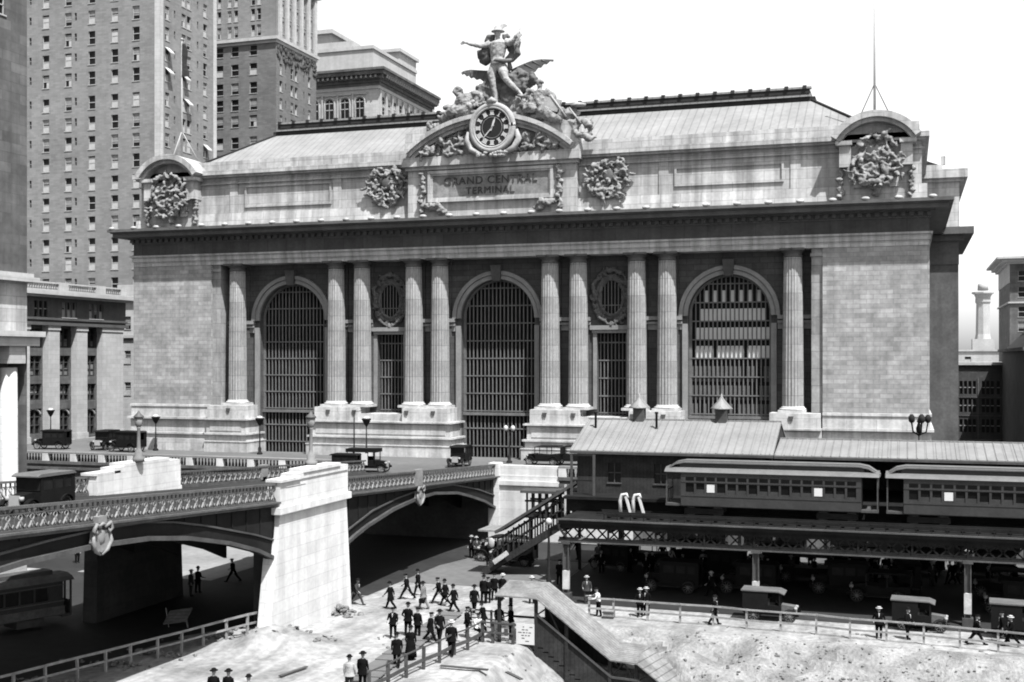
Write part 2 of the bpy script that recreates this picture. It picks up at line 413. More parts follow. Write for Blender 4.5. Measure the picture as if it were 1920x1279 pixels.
# arched window grilles (iron bars in front of dark glass)
def arch_z(dx): return SPR+math.sqrt(max(0, AW*AW-dx*dx))
for k, cx in enumerate(archs):
    y = YR+.8; mb = MB(); z0 = TZ-.3
    nb = 19
    for i in range(nb):
        dx = -AW+2*AW*(i+.5)/nb; mb.box(cx+dx-.055, cx+dx+.055, y, y+.14, z0, arch_z(dx)-.02)
    z = 25.0-1.93/2
    while z > z0+.6:
        hw = AW if z < SPR else math.sqrt(max(0, AW*AW-(z-SPR)**2)); mb.box(cx-hw, cx+hw, y-.05, y+.16, z-.06, z+.06); z -= 1.93
    mb.box(cx-AW, cx+AW, y-.3, y+.2, 10.05, 10.35)
    for i in range(24):
        t0, t1 = PI*i/24, PI*(i+1)/24
        mb.beam((cx+(AW-.12)*math.cos(t0), y, SPR+(AW-.12)*math.sin(t0)), (cx+(AW-.12)*math.cos(t1), y, SPR+(AW-.12)*math.sin(t1)), .2, .2)
    mb.box(cx-AW, cx-AW+.2, y-.03, y+.17, z0, SPR).box(cx+AW-.2, cx+AW, y-.03, y+.17, z0, SPR)
    g = mb.build('arched_window', 'grille_iron', term)
    bx('window_pane', 'glass_dark', cx-AW, cx+AW, y+.28, y+.38, z0, 25.3, g)
    if k == 2:   # white strips stand in for light showing in the right-hand window
        rows = [(23.35, 22.1, 3, 16, 2), (21.45, 20.2, 2, 17, 1), (19.5, 18.3, 1, 18, 1), (17.6, 16.3, 1, 18, 1)]
        rnd = random.Random(4)
        for (zt, zb, a, b, st) in rows:
            mb = MB()
            for i in range(a, b, st):
                if (zt < 18 and i in (5, 12)) or (zt < 20 and rnd.random() < .05): continue
                xa = cx-AW+2*AW*(i+.5)/nb
                mb.box(xa+.05, xa+.39, y+.16, y+.2, zb, zt)
            mb.build('light_strip_row', 'white_card', g)
        for (zt, zb) in ((15.5, 13.9), (13.5, 12), (11.6, 8.0)):  # greyer strips paint the dimmer light in the lower panes
            mb = MB()
            for i in range(0, 19):
                if rnd.random() < .18: continue
                xa = cx-AW+2*AW*i/nb; mb.box(xa+.05, xa+.4, y+.18, y+.24, zb, zt)
            mb.build('dim_light_strips', 'light_strip_grey', g)
for cx in wins:
    y = YR+.7; mb = MB()
    for i in range(8):
        dx = -1.6+3.2*(i+.5)/8; mb.box(cx+dx-.05, cx+dx+.05, y, y+.14, 10.3, 19)
    for z in (10.5, 12.3, 14.2, 16.1, 18.0): mb.box(cx-1.6, cx+1.6, y-.04, y+.18, z-.07, z+.07)
    g = mb.build('tall_window', 'grille_iron', term); bx('window_pane', 'glass_dark', cx-1.6, cx+1.6, y+.24, y+.3, 10.2, 19.0, g)
    mb = MB().box(cx-2.3, cx+2.3, YR-.5, YR, 19.35, 19.8).box(cx-2.1, cx+2.1, YR-.3, YR, 19.0, 19.34)
    for s in (-1, 1): mb.box(cx+s*1.6, cx+s*2.0, YR-.2, YR, 10.9, 19.0)
    mb.build('window_surround', 'arch_stone', term)
# oval windows with carved frames
def ring_pts(cx, cz, rx, rz, y, n=28): return [(cx+rx*math.cos(2*PI*i/n), y, cz+rz*math.sin(2*PI*i/n)) for i in range(n)]
for cx in wins:
    cz = 22.8; mb = MB(); P = ring_pts(cx, cz, 1.32, 1.95, YR-.12, 28); mb.tube(P+P[:2], .2, 8)
    P = ring_pts(cx, cz, 1.62, 2.25, YR-.02, 28); mb.tube(P+P[:2], .16, 8)
    rnd = random.Random(int(cx*7))
    for s in (-1, 1):
        mb.tube([(cx+s*1.5, YR-.2, cz+2.0), (cx+s*2.0, YR-.35, cz+1.3), (cx+s*1.8, YR-.3, cz+.2), (cx+s*2.05, YR-.2, cz-.9)], [.12, .28, .22, .1], 7)
        mb.tube([(cx+s*1.9, YR-.2, cz-1.4), (cx+s*1.2, YR-.3, cz-2.2), (cx+s*.3, YR-.35, cz-2.9)], [.12, .24, .1], 7)
        mb.tube([(cx+s*.2, YR-.3, cz+2.9), (cx+s*.9, YR-.35, cz+2.6), (cx+s*1.6, YR-.2, cz+2.1)], [.14, .24, .1], 7)
        for i in range(7):
            a = rnd.uniform(-1.5, -.2); mb.blob((cx+s*(1.75*math.cos(a)+.2), YR-.2, cz+2.5*math.sin(a)), .22, .2, .25, jit=.4)
    mb.blob((cx, YR-.3, cz+2.9), .4, .3, .35, jit=.3).blob((cx, YR-.3, cz-3.0), .3, .25, .5, jit=.3)
    for i in range(40):
        a = rnd.uniform(0, 2*PI); q = rnd.uniform(1.18, 1.6); M = Matrix.Rotation(rnd.uniform(0, PI), 3, 'Y')
        mb.blob((cx+1.4*q*math.cos(a), YR-rnd.uniform(.1, .4), cz+2.05*q*math.sin(a)*.98), rnd.uniform(.15, .36), .2, rnd.uniform(.08, .16), rot=M, jit=.4)
    o = roughen(sculpt(mb, .07, 'oval_frame', 'grey_stone', term, 0), .06, 3)  # dark stone paints the deep shading of the carving
    P = ring_pts(cx, cz, 1.3, 1.93, YR-.05); MB().prism(P, (0, .04, 0)).build('oval_pane', 'glass_dark', o)
    mb = MB()
    for i in range(7):
        dx = -1.1+2.2*i/6; h = 1.9*math.sqrt(max(0.05, 1-(dx/1.3)**2)); mb.box(cx+dx-.04, cx+dx+.04, YR-.13, YR-.06, cz-h, cz+h)
    mb.box(cx-1.1, cx+1.1, YR-.14, YR-.07, cz-.9, cz-.82); mb.build('oval_grille', 'grille_iron', o)
# columns: entasis, flutes, base, capital
def column_meshes():
    prof = []
    for i in range(13):
        t = i/12; prof.append((1.06-.17*t**1.7, .62+14.9*t))
    sh = MB().lathe((0, 0, 0), prof, 40, fl=.075)
    for (i, f) in enumerate(sh.s): sh.s[i] = False
    ca = MB().lathe((0, 0, 0), [(.90, 15.5), (.96, 15.56), (.96, 15.66), (.9, 15.7), (.9, 15.95), (1.1, 16.05), (1.16, 16.15)], 32).box(-1.22, 1.22, -1.22, 1.22, 16.14, 16.36).blob((0, -1.2, 16.28), .16, .14, .12)
    ba = MB().box(-1.35, 1.35, -1.35, 1.35, 0, .26).lathe((0, 0, 0), [(1.3, .25), (1.36, .33), (1.3, .42), (1.17, .46), (1.18, .52), (1.1, .62)], 32)
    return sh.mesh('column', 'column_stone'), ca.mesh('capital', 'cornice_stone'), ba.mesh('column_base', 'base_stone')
cm = column_meshes()
for d in (-31.6, -18.9, -15.7, -9.42, -6.3, 6.3, 9.42, 15.7, 18.9, 31.6):
    c_ = link_mesh('column', cm[0], term, (XC+d, YF+.95, 10.9)); link_mesh('capital', cm[1], c_, (XC+d, YF+.95, 10.9)); link_mesh('column_base', cm[2], c_, (XC+d, YF+.95, 10.9))
# pedestals under the columns
for a, b, inner in ((-34.5, -29.4, 0), (-20.9, -4.35, 1), (4.35, 20.9, 1), (29.4, 34.5, 0)):
    mb = MB(); a += XC; b += XC; y = YF-1.1; la = -1 if a < XC-30 else 0; rb = 1 if b > XC+30 else 0
    def lay(o, z0, z1): mb.box(a-(0 if la else o), b+(0 if rb else o), y-o, YR+.5, z0, z1)
    lay(.5, 0, 6.75); lay(.56, 6.74, 6.86)
    mb.box(a-(0 if la else .2), b+(0 if rb else .2), y-.12, YR+.5, 6.85, 7.57)
    lay(.42, 7.56, 7.76)
    mb.box(a, b, y, YR+.5, 7.75, 9.25); lay(.34, 9.24, 9.42)
    for (p, q) in ([(a+.3, a+5.6), (b-5.6, b-.3)] if inner else [(a+.1, b-.1)]):
        mb.box(p, q, y+.02, YR+.4, 9.41, 10.9)
    if inner: mb.box(a+5.6, b-5.6, y+.5, YR+.4, 9.41, 10.2)
    mb.box(a+.5, b-.5, y-.06, y+.01, 8.0, 9.05)
    pe = mb.build('pedestal', 'base_stone', term)
    mb = MB()
    for d in (-31.6, -18.9, -15.7, -9.42, -6.3, 6.3, 9.42, 15.7, 18.9, 31.6):
        x = XC+d
        if a < x < b: mb.prism([(x-.25, y-.12, 10.6), (x+.25, y-.12, 10.6), (x+.14, y-.1, 10.15), (x-.14, y-.1, 10.15)], (0, .2, 0))
    split_build(mb, 'bracket', 'soot_shade_stone', pe)
# entablature
MB().box(XL, XR, YF-.05, 150, 27.2, 27.75).box(XL-.12, XR+.12, YF-.17, 150, 27.74, 28.3).box(XL-.3, XR+.3, YF-.36, 150, 28.29, 28.5).build('architrave', 'attic_stone', term)
MB().box(XL, XR, YF, 150, 28.49, 29.85).build('frieze', 'frieze_shade_stone', term)
mb = MB().box(XL-.15, XR+.15, YF-.15, 150.1, 29.84, 30.0)
mb.box(XL-.5, XR+.5, YF-.5, 150.3, 30.42, 30.6).box(XL-1.7, XR+1.7, YF-1.7, 151, 30.59, 31.05).box(XL-1.9, XR+1.9, YF-1.9, 151.2, 31.04, 31.2).box(XL-2.15, XR+2.15, YF-2.15, 151.5, 31.19, 31.5)
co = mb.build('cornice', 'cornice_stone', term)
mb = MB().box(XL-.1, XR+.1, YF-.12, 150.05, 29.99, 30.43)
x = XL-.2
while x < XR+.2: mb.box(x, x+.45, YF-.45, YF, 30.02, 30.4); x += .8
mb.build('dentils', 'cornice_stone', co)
mb = MB(); x = XL-1.6
while x < XR+2: mb.blob((x, YF-2.0, 31.62), .42, .25, .2); x += 3.05
split_build(mb, 'cornice_head', 'attic_stone', co)
# attic
YA = YF+.7
mb = MB().prism([(XL+.1, YA-.5, 31.45), (XL+.1, YA-.25, 33.2), (XL+.1, 150, 33.2), (XL+.1, 150, 31.45)], (XR-XL-.3, 0, 0))
mb.box(XL+.6, XR-.7, YA, 150, 33.19, 37.4)
mb.build('attic_wall', 'attic_stone', term)
MB().box(XL+.4, XR-.5, YA-.25, 150.1, 36.6, 36.75).box(XL+.2, XR-.3, YA-.55, 150.4, 37.39, 37.65).box(XL-.1, XR, YA-.85, 150.7, 37.64, 38.15).build('attic_cornice', 'attic_stone', term)
MB().box(XL+.8, XR-.9, YA+.3, 149, 38.14, 39.35).build('blocking_course', 'attic_stone', term)
def framed(xa, xb, za, zb, y, m='attic_stone', t=.22):
    return MB().box(xa, xb, y-.16, y, za, za+t).box(xa, xb, y-.16, y, zb-t, zb).box(xa, xa+t, y-.16, y, za+t, zb-t).box(xb-t, xb, y-.16, y, za+t, zb-t).build('raised_panel', m, term)
p = PY(460, 388, YA); q = PY(622, 342, YA); framed(p.x, q.x, p.z-.1, q.z+.1, YA)
p = PY(1265, 350, YA); q = PY(1470, 303, YA); framed(p.x, q.x, p.z, q.z, YA)
# pilaster strips dividing the attic
for xo in (-31.9, -18.6, 18.6, 31.9): bx('attic_strip', 'attic_stone', XC+xo-.5, XC+xo+.5, YA-.12, YA, 33.2, 37.0, term)
# centre block, inscription
CB = 9.55; yc = YF-.35
MB().box(XC-CB, XC+CB, yc, YA+.5, 31.45, 37.2).box(XC-CB-.5, XC+CB+.5, yc-.7, YA+.5, 37.19, 38.16).box(XC-CB-.2, XC+CB+.2, yc-.35, YA+.4, 36.8, 37.18).build('centre_block', 'attic_stone', term)
ip = MB(); px0, px1, pz0, pz1 = XC-7.1, XC+7.1, 33.25, 36.65
for a, b, d in ((0, .3, .35), (.3, .5, .2)):
    ip.box(px0+a, px1-a, yc-d, yc, pz0+a, pz0+b).box(px0+a, px1-a, yc-d, yc, pz1-b, pz1-a).box(px0+a, px0+b, yc-d, yc, pz0+b, pz1-b).box(px1-b, px1-a, yc-d, yc, pz0+b, pz1-b)
ip.box(px0+.5, px1-.5, yc-.05, yc, pz0+.5, pz1-.5, 1)
ipo = ip.build('inscription_panel', ['attic_stone', 'panel_stone'], term)
text_mesh('GRAND CENTRAL', 1.15, .05, (XC, yc-.1, 35.45), ipo, 'trim_dark', 'lettering', sx=1.05)
text_mesh('TERMINAL', 1.05, .05, (XC, yc-.1, 34.35), ipo, 'trim_dark', 'lettering', sx=1.05)
rnd = random.Random(3)
for s in (-1, 1):
    mb = MB()
    for i in range(9): mb.blob((XC+s*7.75+rnd.uniform(-.2, .2), yc-.25, 36.4-i*.5), .33, .3, .32, jit=.5)
    mb.tube([(XC+s*7.4, yc-.4, 32.9), (XC+s*6.6, yc-.6, 32.7), (XC+s*5.8, yc-.5, 32.9), (XC+s*5.0, yc-.4, 32.1)], [.25, .45, .4, .2], 8)
    mb.blob((XC+s*5.6, yc-.4, 32.3), .6, .4, .35, jit=.4)
    roughen(sculpt(mb, .08, 'garland', 'carved_stone', term, 0), .1, 2.2)
# carved shields
def carve(mb, cx, cz, w_, h_, Y, seed, drop=True):
    rnd = random.Random(seed)
    mb.prism([(cx+.38*w_*math.cos(a*PI/6)*(1.1 if a % 2 else 1), Y-.3, cz+.4*h_*math.sin(a*PI/6)) for a in range(12)], (0, .35, 0))
    for i in range(16):      # scrolls and drapery
        a = rnd.uniform(0, 2*PI); k = rnd.uniform(.28, .5); x, z = cx+w_*k*math.cos(a), cz+h_*k*math.sin(a); t = a+PI/2+rnd.uniform(-.8, .8); L = rnd.uniform(.35, .9)*w_/4; P = []
        cv = rnd.uniform(-3.5, 3.5); dth = rnd.uniform(.35, .75); px_, pz_ = x, z
        for q in range(6): P.append((px_, Y-dth-.12*math.sin(q*PI/5), pz_)); px_ += L*.3*math.cos(t); pz_ += L*.3*math.sin(t); t += cv*.2
        r0 = rnd.uniform(.1, .2); mb.tube(P, [r0*.5, r0, r0*1.1, r0, r0*.7, r0*.4], 7)
    for i in range(26):
        a = rnd.uniform(0, 2*PI); k = rnd.uniform(.0, .3); M = Matrix.Rotation(rnd.uniform(0, PI), 3, 'Y')
        mb.blob((cx+w_*k*math.cos(a), Y-rnd.uniform(.35, .7), cz+h_*k*math.sin(a)), rnd.uniform(.2, .5), rnd.uniform(.15, .3), rnd.uniform(.08, .16), rot=M, jit=.5)
    for i in range(34):
        a = rnd.uniform(0, 2*PI); k = rnd.uniform(.3, .52)*(1.08 if rnd.random() < .3 else 1); M = Matrix.Rotation(rnd.uniform(0, PI), 3, 'Y')
        mb.blob((cx+w_*k*math.cos(a), Y-rnd.uniform(.2, .85), cz+h_*k*math.sin(a)), rnd.uniform(.15, .42), rnd.uniform(.15, .3), rnd.uniform(.08, .18), rot=M, jit=.5)
    for s in (-1, 1): mb.tube([(cx+s*.1*w_, Y-.5, cz-.18*h_), (cx+s*.28*w_, Y-.75, cz-.3*h_), (cx+s*.2*w_, Y-.6, cz-.44*h_), (cx+s*.02*w_, Y-.4, cz-.5*h_)], [.12, .25, .2, .1], 7).tube([(cx+s*.1*w_, Y-.5, cz+.42*h_), (cx+s*.3*w_, Y-.75, cz+.36*h_), (cx+s*.44*w_, Y-.6, cz+.16*h_)], [.12, .25, .1], 7)
for u0, u1, v0, v1, sd_ in ((690, 768, 311, 390, 5), (1099, 1186, 297, 375, 6)):
    a = PY(u0, v1, YA); b = PY(u1, v0, YA); mb = MB(); carve(mb, (a.x+b.x)/2, (a.z+b.z)/2, (b.x-a.x)*1.0, b.z-a.z, YA, sd_)
    carve(mb, (a.x+b.x)/2, (a.z+b.z)/2, (b.x-a.x)*.95, (b.z-a.z)*.95, YA, sd_+20)
    o = sculpt(mb, .075, 'carved_shield', 'carved_stone', term, 0); roughen(o, .09, 2.2); MB().blob(((a.x+b.x)/2, YA-.62, (a.z+b.z)/2+.25), .62, .3, .8, lat=8, lon=14, jit=.12).build('shield_face', 'soot_shade_stone', o)
# pediments
def arch_band(mb, cx, hw, zs, rise, layers, mi=0, N=30):
    Rr = (hw*hw+rise*rise)/(2*rise); cz = zs+rise-Rr; th = math.asin(hw/Rr)
    for (o0, o1, y0, y1) in layers:
        for i in range(N):
            t0, t1 = -th+2*th*i/N, -th+2*th*(i+1)/N
            p = lambda o, t, y: Vector((cx+(Rr+o)*math.sin(t), y, cz+(Rr+o)*math.cos(t)))
            mb.quad([p(o0, t0, y0), p(o1, t0, y0), p(o1, t1, y0), p(o0, t1, y0)], mi); mb.quad([p(o1, t0, y0), p(o1, t0, y1), p(o1, t1, y1), p(o1, t1, y0)], mi)
            mb.quad([p(o0, t0, y0), p(o0, t0, y1), p(o0, t1, y1), p(o0, t1, y0)], mi)
        for t in (-th, th): mb.quad([p(o0, t, y0), p(o1, t, y0), p(o1, t, y1), p(o0, t, y1)], mi)
    return Rr, cz, th
def segment(mb, cx, hw, zs, rise, y0, y1, mi=0, N=30):
    Rr = (hw*hw+rise*rise)/(2*rise); cz = zs+rise-Rr; th = math.asin(hw/Rr); P = [(cx-hw, y0, zs-.01), (cx+hw, y0, zs-.01)]
    P += [(cx+Rr*math.sin(th-2*th*i/N), y0, cz+Rr*math.cos(th-2*th*i/N)) for i in range(N+1)]
    mb.prism(P[:1]+P[1:2]+P[3:-1], (0, y1-y0, 0), mi)
for cx, sd_ in ((PY(320, 300, YF-.5).x, 11), (PY(1642, 240, YF-.5).x, 12)):
    mb = MB(); arch_band(mb, cx, 3.35, 37.35, 1.85, [(-.05, .35, YF-1.2, YA+2), (.35, .95, YF-1.65, YA+2)]); segment(mb, cx, 3.3, 37.4, 1.8, YF-.15, YA+2)
    for s in (-1, 1):
        mb.box(cx+s*2.2, cx+s*3.75, YF-1.2, YA, 37.0, 37.4).box(cx+s*2.3, cx+s*3.4, YF-.9, YA, 34.9, 36.99)
        mb.box(cx+s*1.3, cx+s*2.1, YF-.5, YA, 32.9, 34.6)
    mb.box(cx-3.3, cx+3.3, YF-.1, YA+.2, 31.5, 37.0)
    pd = mb.build('segmental_pediment', 'attic_stone', term)
    mb = MB(); carve(mb, cx, 35.8, 4.3, 4.6, YF-.4, sd_); carve(mb, cx, 34.6, 5.2, 3.4, YF-.45, sd_+9)
    rnd = random.Random(sd_)
    for i in range(10): mb.blob((cx+rnd.uniform(-.7, .7)*(1-i*.08), YF-.5, 33.9-i*.18), .4, .35, .3, jit=.5)
    for s in (-1, 1):
        for i in range(7): mb.blob((cx+s*3.3+rnd.uniform(-.15, .15), YF-.35, 34.6-i*.42), .28, .28, .26, jit=.5)
    o = sculpt(mb, .08, 'carved_arms', 'carved_stone', pd, 0); roughen(o, .1, 2.0); MB().prism([(cx-.75, YF-1.0, 36.9), (cx+.75, YF-1.0, 36.9), (cx+.9, YF-1.0, 35.6), (cx+.5, YF-1.0, 34.9), (cx, YF-1.0, 34.7), (cx-.5, YF-1.0, 34.9), (cx-.9, YF-1.0, 35.6)], (0, .4, 0)).build('shield_face', 'soot_shade_stone', o)
mb = MB(); zs = 38.1; Rr, cz_, th = arch_band(mb, XC, 8.9, zs, 3.35, [(-.2, .15, YF-1.0, YA+1.5), (.15, .5, YF-1.35, YA+1.5), (.5, .95, YF-1.8, YA+1.5)])
segment(mb, XC, 8.9, zs, 3.3, YF-.2, YA+1.5)
for s in (-1, 1): mb.prism([(XC+s*4.2, YF-.6, 38.16), (XC+s*10.0, YF-.6, 38.16), (XC+s*9.7, YF-.6, 40.9), (XC+s*8.4, YF-.6, 41.3), (XC+s*6, YF-.6, 41.6)], (0, 2.5, 0))
pd = mb.build('clock_pediment', 'attic_stone', term)
rnd = random.Random(8)
for s in (-1, 1):
    mb = MB()
    for i in range(60):
        x = rnd.uniform(2.6, 7.6); zt = zs+3.0*(1-(x/8.6)**2); z = rnd.uniform(zs+.1, max(zs+.2, min(zt, zs+1.9)))
        M = Matrix.Rotation(rnd.uniform(0, PI), 3, 'Y'); mb.blob((XC+s*x, YF-rnd.uniform(.8, 1.3), z), rnd.uniform(.25, .6), .3, rnd.uniform(.12, .25), rot=M, jit=.3)
    roughen(sculpt(mb, .08, 'fruit_carving', 'carved_stone', pd, 0), .08, 2.5)
# roof
rz0 = 39.3; rz1 = 44.2; yr0 = YF+3.2; yr1 = 133.4
mb = MB(); xa0, xa1 = -81.0, -3.2; xb0, xb1 = -74.6, -9.9
mb.quad([(xa0, yr0, rz0), (xa1, yr0, rz0), (xb1, yr1, rz1), (xb0, yr1, rz1)]); mb.quad([(xa0, yr0, rz0), (xb0, yr1, rz1), (xb0, 146, rz1), (xa0, 156, rz0)])
mb.quad([(xa1, yr0, rz0), (xa1, 156, rz0), (xb1, 146, rz1), (xb1, yr1, rz1)]); mb.quad([(xa0, 156, rz0), (xb0, 146, rz1), (xb1, 146, rz1), (xa1, 156, rz0)])
mb.quad([(xb0, yr1, rz1), (xb1, yr1, rz1), (xb1, 146, rz1), (xb0, 146, rz1)])
ro = mb.build('roof', 'roof_copper', term)
MB().box(xa0-.2, xa1+.2, yr0-.3, yr0+.4, rz0-.5, rz0+.12).build('gutter', 'attic_stone', ro)
MB().tube([(xa0, yr0, rz0+.1), (xb0, yr1, rz1+.1)], .14, 6).tube([(xa1, yr0, rz0+.1), (xb1, yr1, rz1+.1)], .14, 6).build('hip_roll', 'roof_dark', ro)
mb = MB().box(xb0-.5, xb1+.5, yr1-.3, 146.3, rz1-.1, rz1+.35).box(xb0, xb1, yr1-.05, 146, rz1+.36, rz1+.75, 1).box(xb0+.1, xb1-.1, yr1-.25, 146.2, rz1+.74, rz1+1.25)
mb.box(xb0-.1, xb1+.1, yr1-.35, yr1+.3, rz1+1.24, rz1+1.45, 1)
x = xb0+.4
while x < xb1: mb.box(x-.2, x+.2, yr1-.42, yr1, rz1+1.2, rz1+1.58); x += 1.93
mb.box(xb0, xb1, yr1-.5, yr1-.2, rz1+.34, rz1+.5, 1)
mb.build('ridge_cresting', ['roof_dark', 'roof_copper'], ro)
# set-back east wing
YW = 148.0; xw = 5.65
MB().box(XR-1, xw, YW, 175, 0, 27.2).build('wing_wall', 'soot_shade_stone', term)  # dark colour stands in for the shadow lying across the wing
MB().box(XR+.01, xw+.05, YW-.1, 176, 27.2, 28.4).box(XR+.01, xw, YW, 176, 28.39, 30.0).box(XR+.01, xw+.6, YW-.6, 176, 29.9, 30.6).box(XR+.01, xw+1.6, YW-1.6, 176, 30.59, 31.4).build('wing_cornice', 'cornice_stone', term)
MB().box(XR-1, xw+.1, YW+.2, 175, 31.39, 36.9).box(XR-1, xw+1.0, YW-.6, 176, 37.2, 38.2).box(XR-1, xw+.6, YW-.2, 175.5, 36.8, 37.21).box(XR-1, xw-1.7, YW+.6, 172, 38.19, 38.9).box(xw-1.9, xw-1.4, YW+.8, YW+1.3, 38.9, 39.9).build('wing_attic', 'attic_stone', term)
MB().prism([(XR-1, YW+1, 38.9), (xw-2, YW+1, 38.9), (XR-1, YW+1, 39.9)], (0, 15, 0)).build('wing_roof', 'roof_dark', term)
# ================================================================= SCULPTURE GROUP WITH CLOCK
sg = empty('sculpture_group', (XC, YF-.5, 41.0), 'carved stone figures and spread-winged eagle around the clock on the terminal roofline', 'sculpture')
YS = YF-.3
def Q(x, y, d=0): return Vector((XC+1.05+(x-755)*.0128, YS+d, 40.7+(965-y)*.0124))
mb = MB()
mb.tube([Q(735, 190), Q(742, 215), Q(738, 290), Q(735, 345), Q(742, 400)], [.35, .95, .85, .72, .84], 14)
mb.blob(Q(740, 238), 1.08, .6, .75, lat=8, lon=12).blob(Q(742, 400), .92, .55, .55).blob(Q(710, 235, -.4), .42, .3, .35).blob(Q(768, 235, -.4), .42, .3, .35)
mb.tube([Q(738, 200), Q(738, 160)], [.28, .25], 10).blob(Q(737, 128, -.05), .36, .4, .47, lat=8, lon=12)
mb.blob(Q(737, 122, -.42), .08, .14, .12)
mb.tube([Q(668, 208), Q(640, 225, -.2), Q(585, 228, -.4), Q(520, 213, -.6), Q(470, 198, -.7)], [.42, .35, .27, .22, .14], 9)
for k, (dx, dy) in enumerate(((-45, -12), (-50, -3), (-48, 5), (-42, 12))): mb.tube([Q(475, 198, -.7), Q(475+dx*.6, 198+dy*.6, -.72), Q(475+dx, 198+dy+3, -.74)], [.07, .065, .045], 6)
mb.tube([Q(470, 195, -.7), Q(455, 185, -.8), Q(447, 184, -.8)], [.07, .06, .04], 6)
mb.tube([Q(808, 205), Q(850, 225, -.2), Q(890, 215, -.5), Q(918, 180, -.7)], [.42, .36, .28, .19], 9).blob(Q(925, 172, -.75), .18, .16, .2)
mb.tube([Q(712, 410), Q(688, 470, -.1), Q(700, 560, -.15), Q(715, 640, 0), Q(728, 720, .05)], [.56, .52, .34, .32, .2], 11)
mb.tube([Q(728, 722, .05), Q(722, 745, -.25), Q(715, 748, -.5)], [.2, .2, .12], 8)
mb.tube([Q(778, 415), Q(800, 480, -.4), Q(822, 535, -.6), Q(870, 590, -.3), Q(925, 645, .1)], [.58, .52, .36, .32, .19], 11)
mb.tube([Q(925, 645, .1), Q(945, 665, 0), Q(955, 690, -.1)], [.18, .17, .1], 8)
f1 = roughen(sculpt(mb, .07, 'standing_figure', 'statue_stone', sg, 1), .03, 3)
mb = MB(); mb.lathe(Q(740, 112), [(.74, 0), (.66, .1), (.44, .14), (.42, .42), (.24, .62), (.05, .68)], 14)
mb.prism([Q(772, 100, -.1), Q(760, 55, 0), Q(790, 45, .1), Q(815, 62, .2), Q(790, 75, .1)], (0, .08, 0)); mb.build('winged_hat', 'statue_stone', f1)
mb = MB()
mb.tube([Q(950, 130, -.8), Q(935, 200, -.75), Q(900, 330, -.6)], .07, 6)
for s in (-1, 1): mb.tube([Q(950+s*2, 140, -.8), Q(945+s*18, 175, -.8), Q(938-s*14, 215, -.8), Q(925+s*12, 255, -.75), Q(908, 290, -.7)], [.1, .12, .12, .1, .05], 6)
mb.prism([Q(945, 150, -.8), Q(925, 165, -.8), Q(955, 118, -.8)], (0, .1, 0)); mb.build('winged_staff', 'statue_stone', f1)
mb = MB()   # billowing cloak
mb.tube([Q(815, 205, .35), Q(860, 250, .5), Q(880, 300, .5), Q(840, 345, .4), Q(800, 360, .3)], [.35, .7, .65, .5, .3], 9)
mb.tube([Q(700, 150, .3), Q(640, 145, .5), Q(622, 165, .5), Q(690, 195, .4)], [.3, .36, .34, .3], 8).tube([Q(770, 150, .3), Q(815, 150, .4), Q(840, 160, .4)], [.25, .25, .08], 7)
mb.tube([Q(670, 250, .35), Q(615, 285, .5), Q(570, 285, .5), Q(545, 250, .5)], [.5, .85, .6, .12], 9).tube([Q(670, 320, .3), Q(610, 345, .5), Q(565, 335, .5)], [.5, .6, .3], 8).tube([Q(850, 215, .45), Q(900, 250, .5), Q(925, 200, .4)], [.4, .45, .15], 8)
mb.tube([Q(690, 400, -.4), Q(740, 370, -.7), Q(800, 385, -.7), Q(860, 375, -.3), Q(880, 365, 0)], [.15, .22, .26, .24, .1], 7)
mb.tube([Q(820, 130, .3), Q(800, 150, .3), Q(790, 180, .2)], [.1, .22, .2], 7)
mb.tube([Q(840, 380, -.1), Q(845, 430, .1), Q(825, 470, .2)], [.2, .3, .12], 7)
sculpt(mb, .09, 'cloak', 'grey_stone', f1, 2)  # darker stone puts the cloak's shade into its colour
# eagle
mb = MB()
mb.tube([Q(600, 700, .8), Q(640, 600, 1.0), Q(730, 500, 1.0), Q(800, 520, 1.0), Q(870, 640, .9)], [.8, 1.2, 1.1, 1.2, .9], 12)
mb.blob(Q(590, 590, .5), .85, .6, .55).blob(Q(740, 600, .8), 1.6, .8, 2.0, lat=9, lon=14).blob(Q(900, 500, .8), 1.4, .6, .8).blob(Q(600, 680, .4), 1.1, .6, 1.1).blob(Q(880, 600, .6), 1.2, .7, 1.2).blob(Q(960, 580, .6), .9, .6, .9).tube([Q(650, 470, .6), Q(690, 520, .3), Q(680, 600, .2), Q(700, 700, .3)], [.5, .6, .5, .4], 9).tube([Q(840, 470, .5), Q(850, 560, .2), Q(800, 640, .2), Q(790, 720, .2)], [.5, .6, .5, .4], 9)
mb.blob(Q(1045, 540, .2), .42, .4, .72).blob(Q(660, 520, .4), .3, .3, .5)
eg = roughen(sculpt(mb, .1, 'eagle', 'grey_stone', sg, 1), .16, 1.6)
for top, bot in (([(660, 425), (600, 420), (540, 412), (470, 402), (410, 408), (385, 420)], [(390, 432), (430, 450), (470, 470), (520, 488), (580, 505), (660, 520)]),
                 ([(830, 430), (880, 410), (950, 385), (1020, 365), (1100, 360), (1200, 372)], [(1195, 382), (1140, 400), (1090, 425), (1040, 455), (985, 500), (850, 520)])):
    mb = MB(); P = [Q(x, y, .9) for x, y in top]; n = len(bot)
    for i, (x, y) in enumerate(bot):
        P.append(Q(x, y+6, .9))
        if i < n-1: P.append(Q((x+bot[i+1][0])/2, (y+bot[i+1][1])/2-10, .9))
    mb.prism(P, (0, .22, 0))
    for i in range(1, len(top)-1): mb.tube([Q(top[i][0], top[i][1]+6, .93), Q(bot[n-1-i][0], bot[n-1-i][1]-8, .93)], [.1, .05], 5)
    mb.build('wing', 'grey_stone', eg)
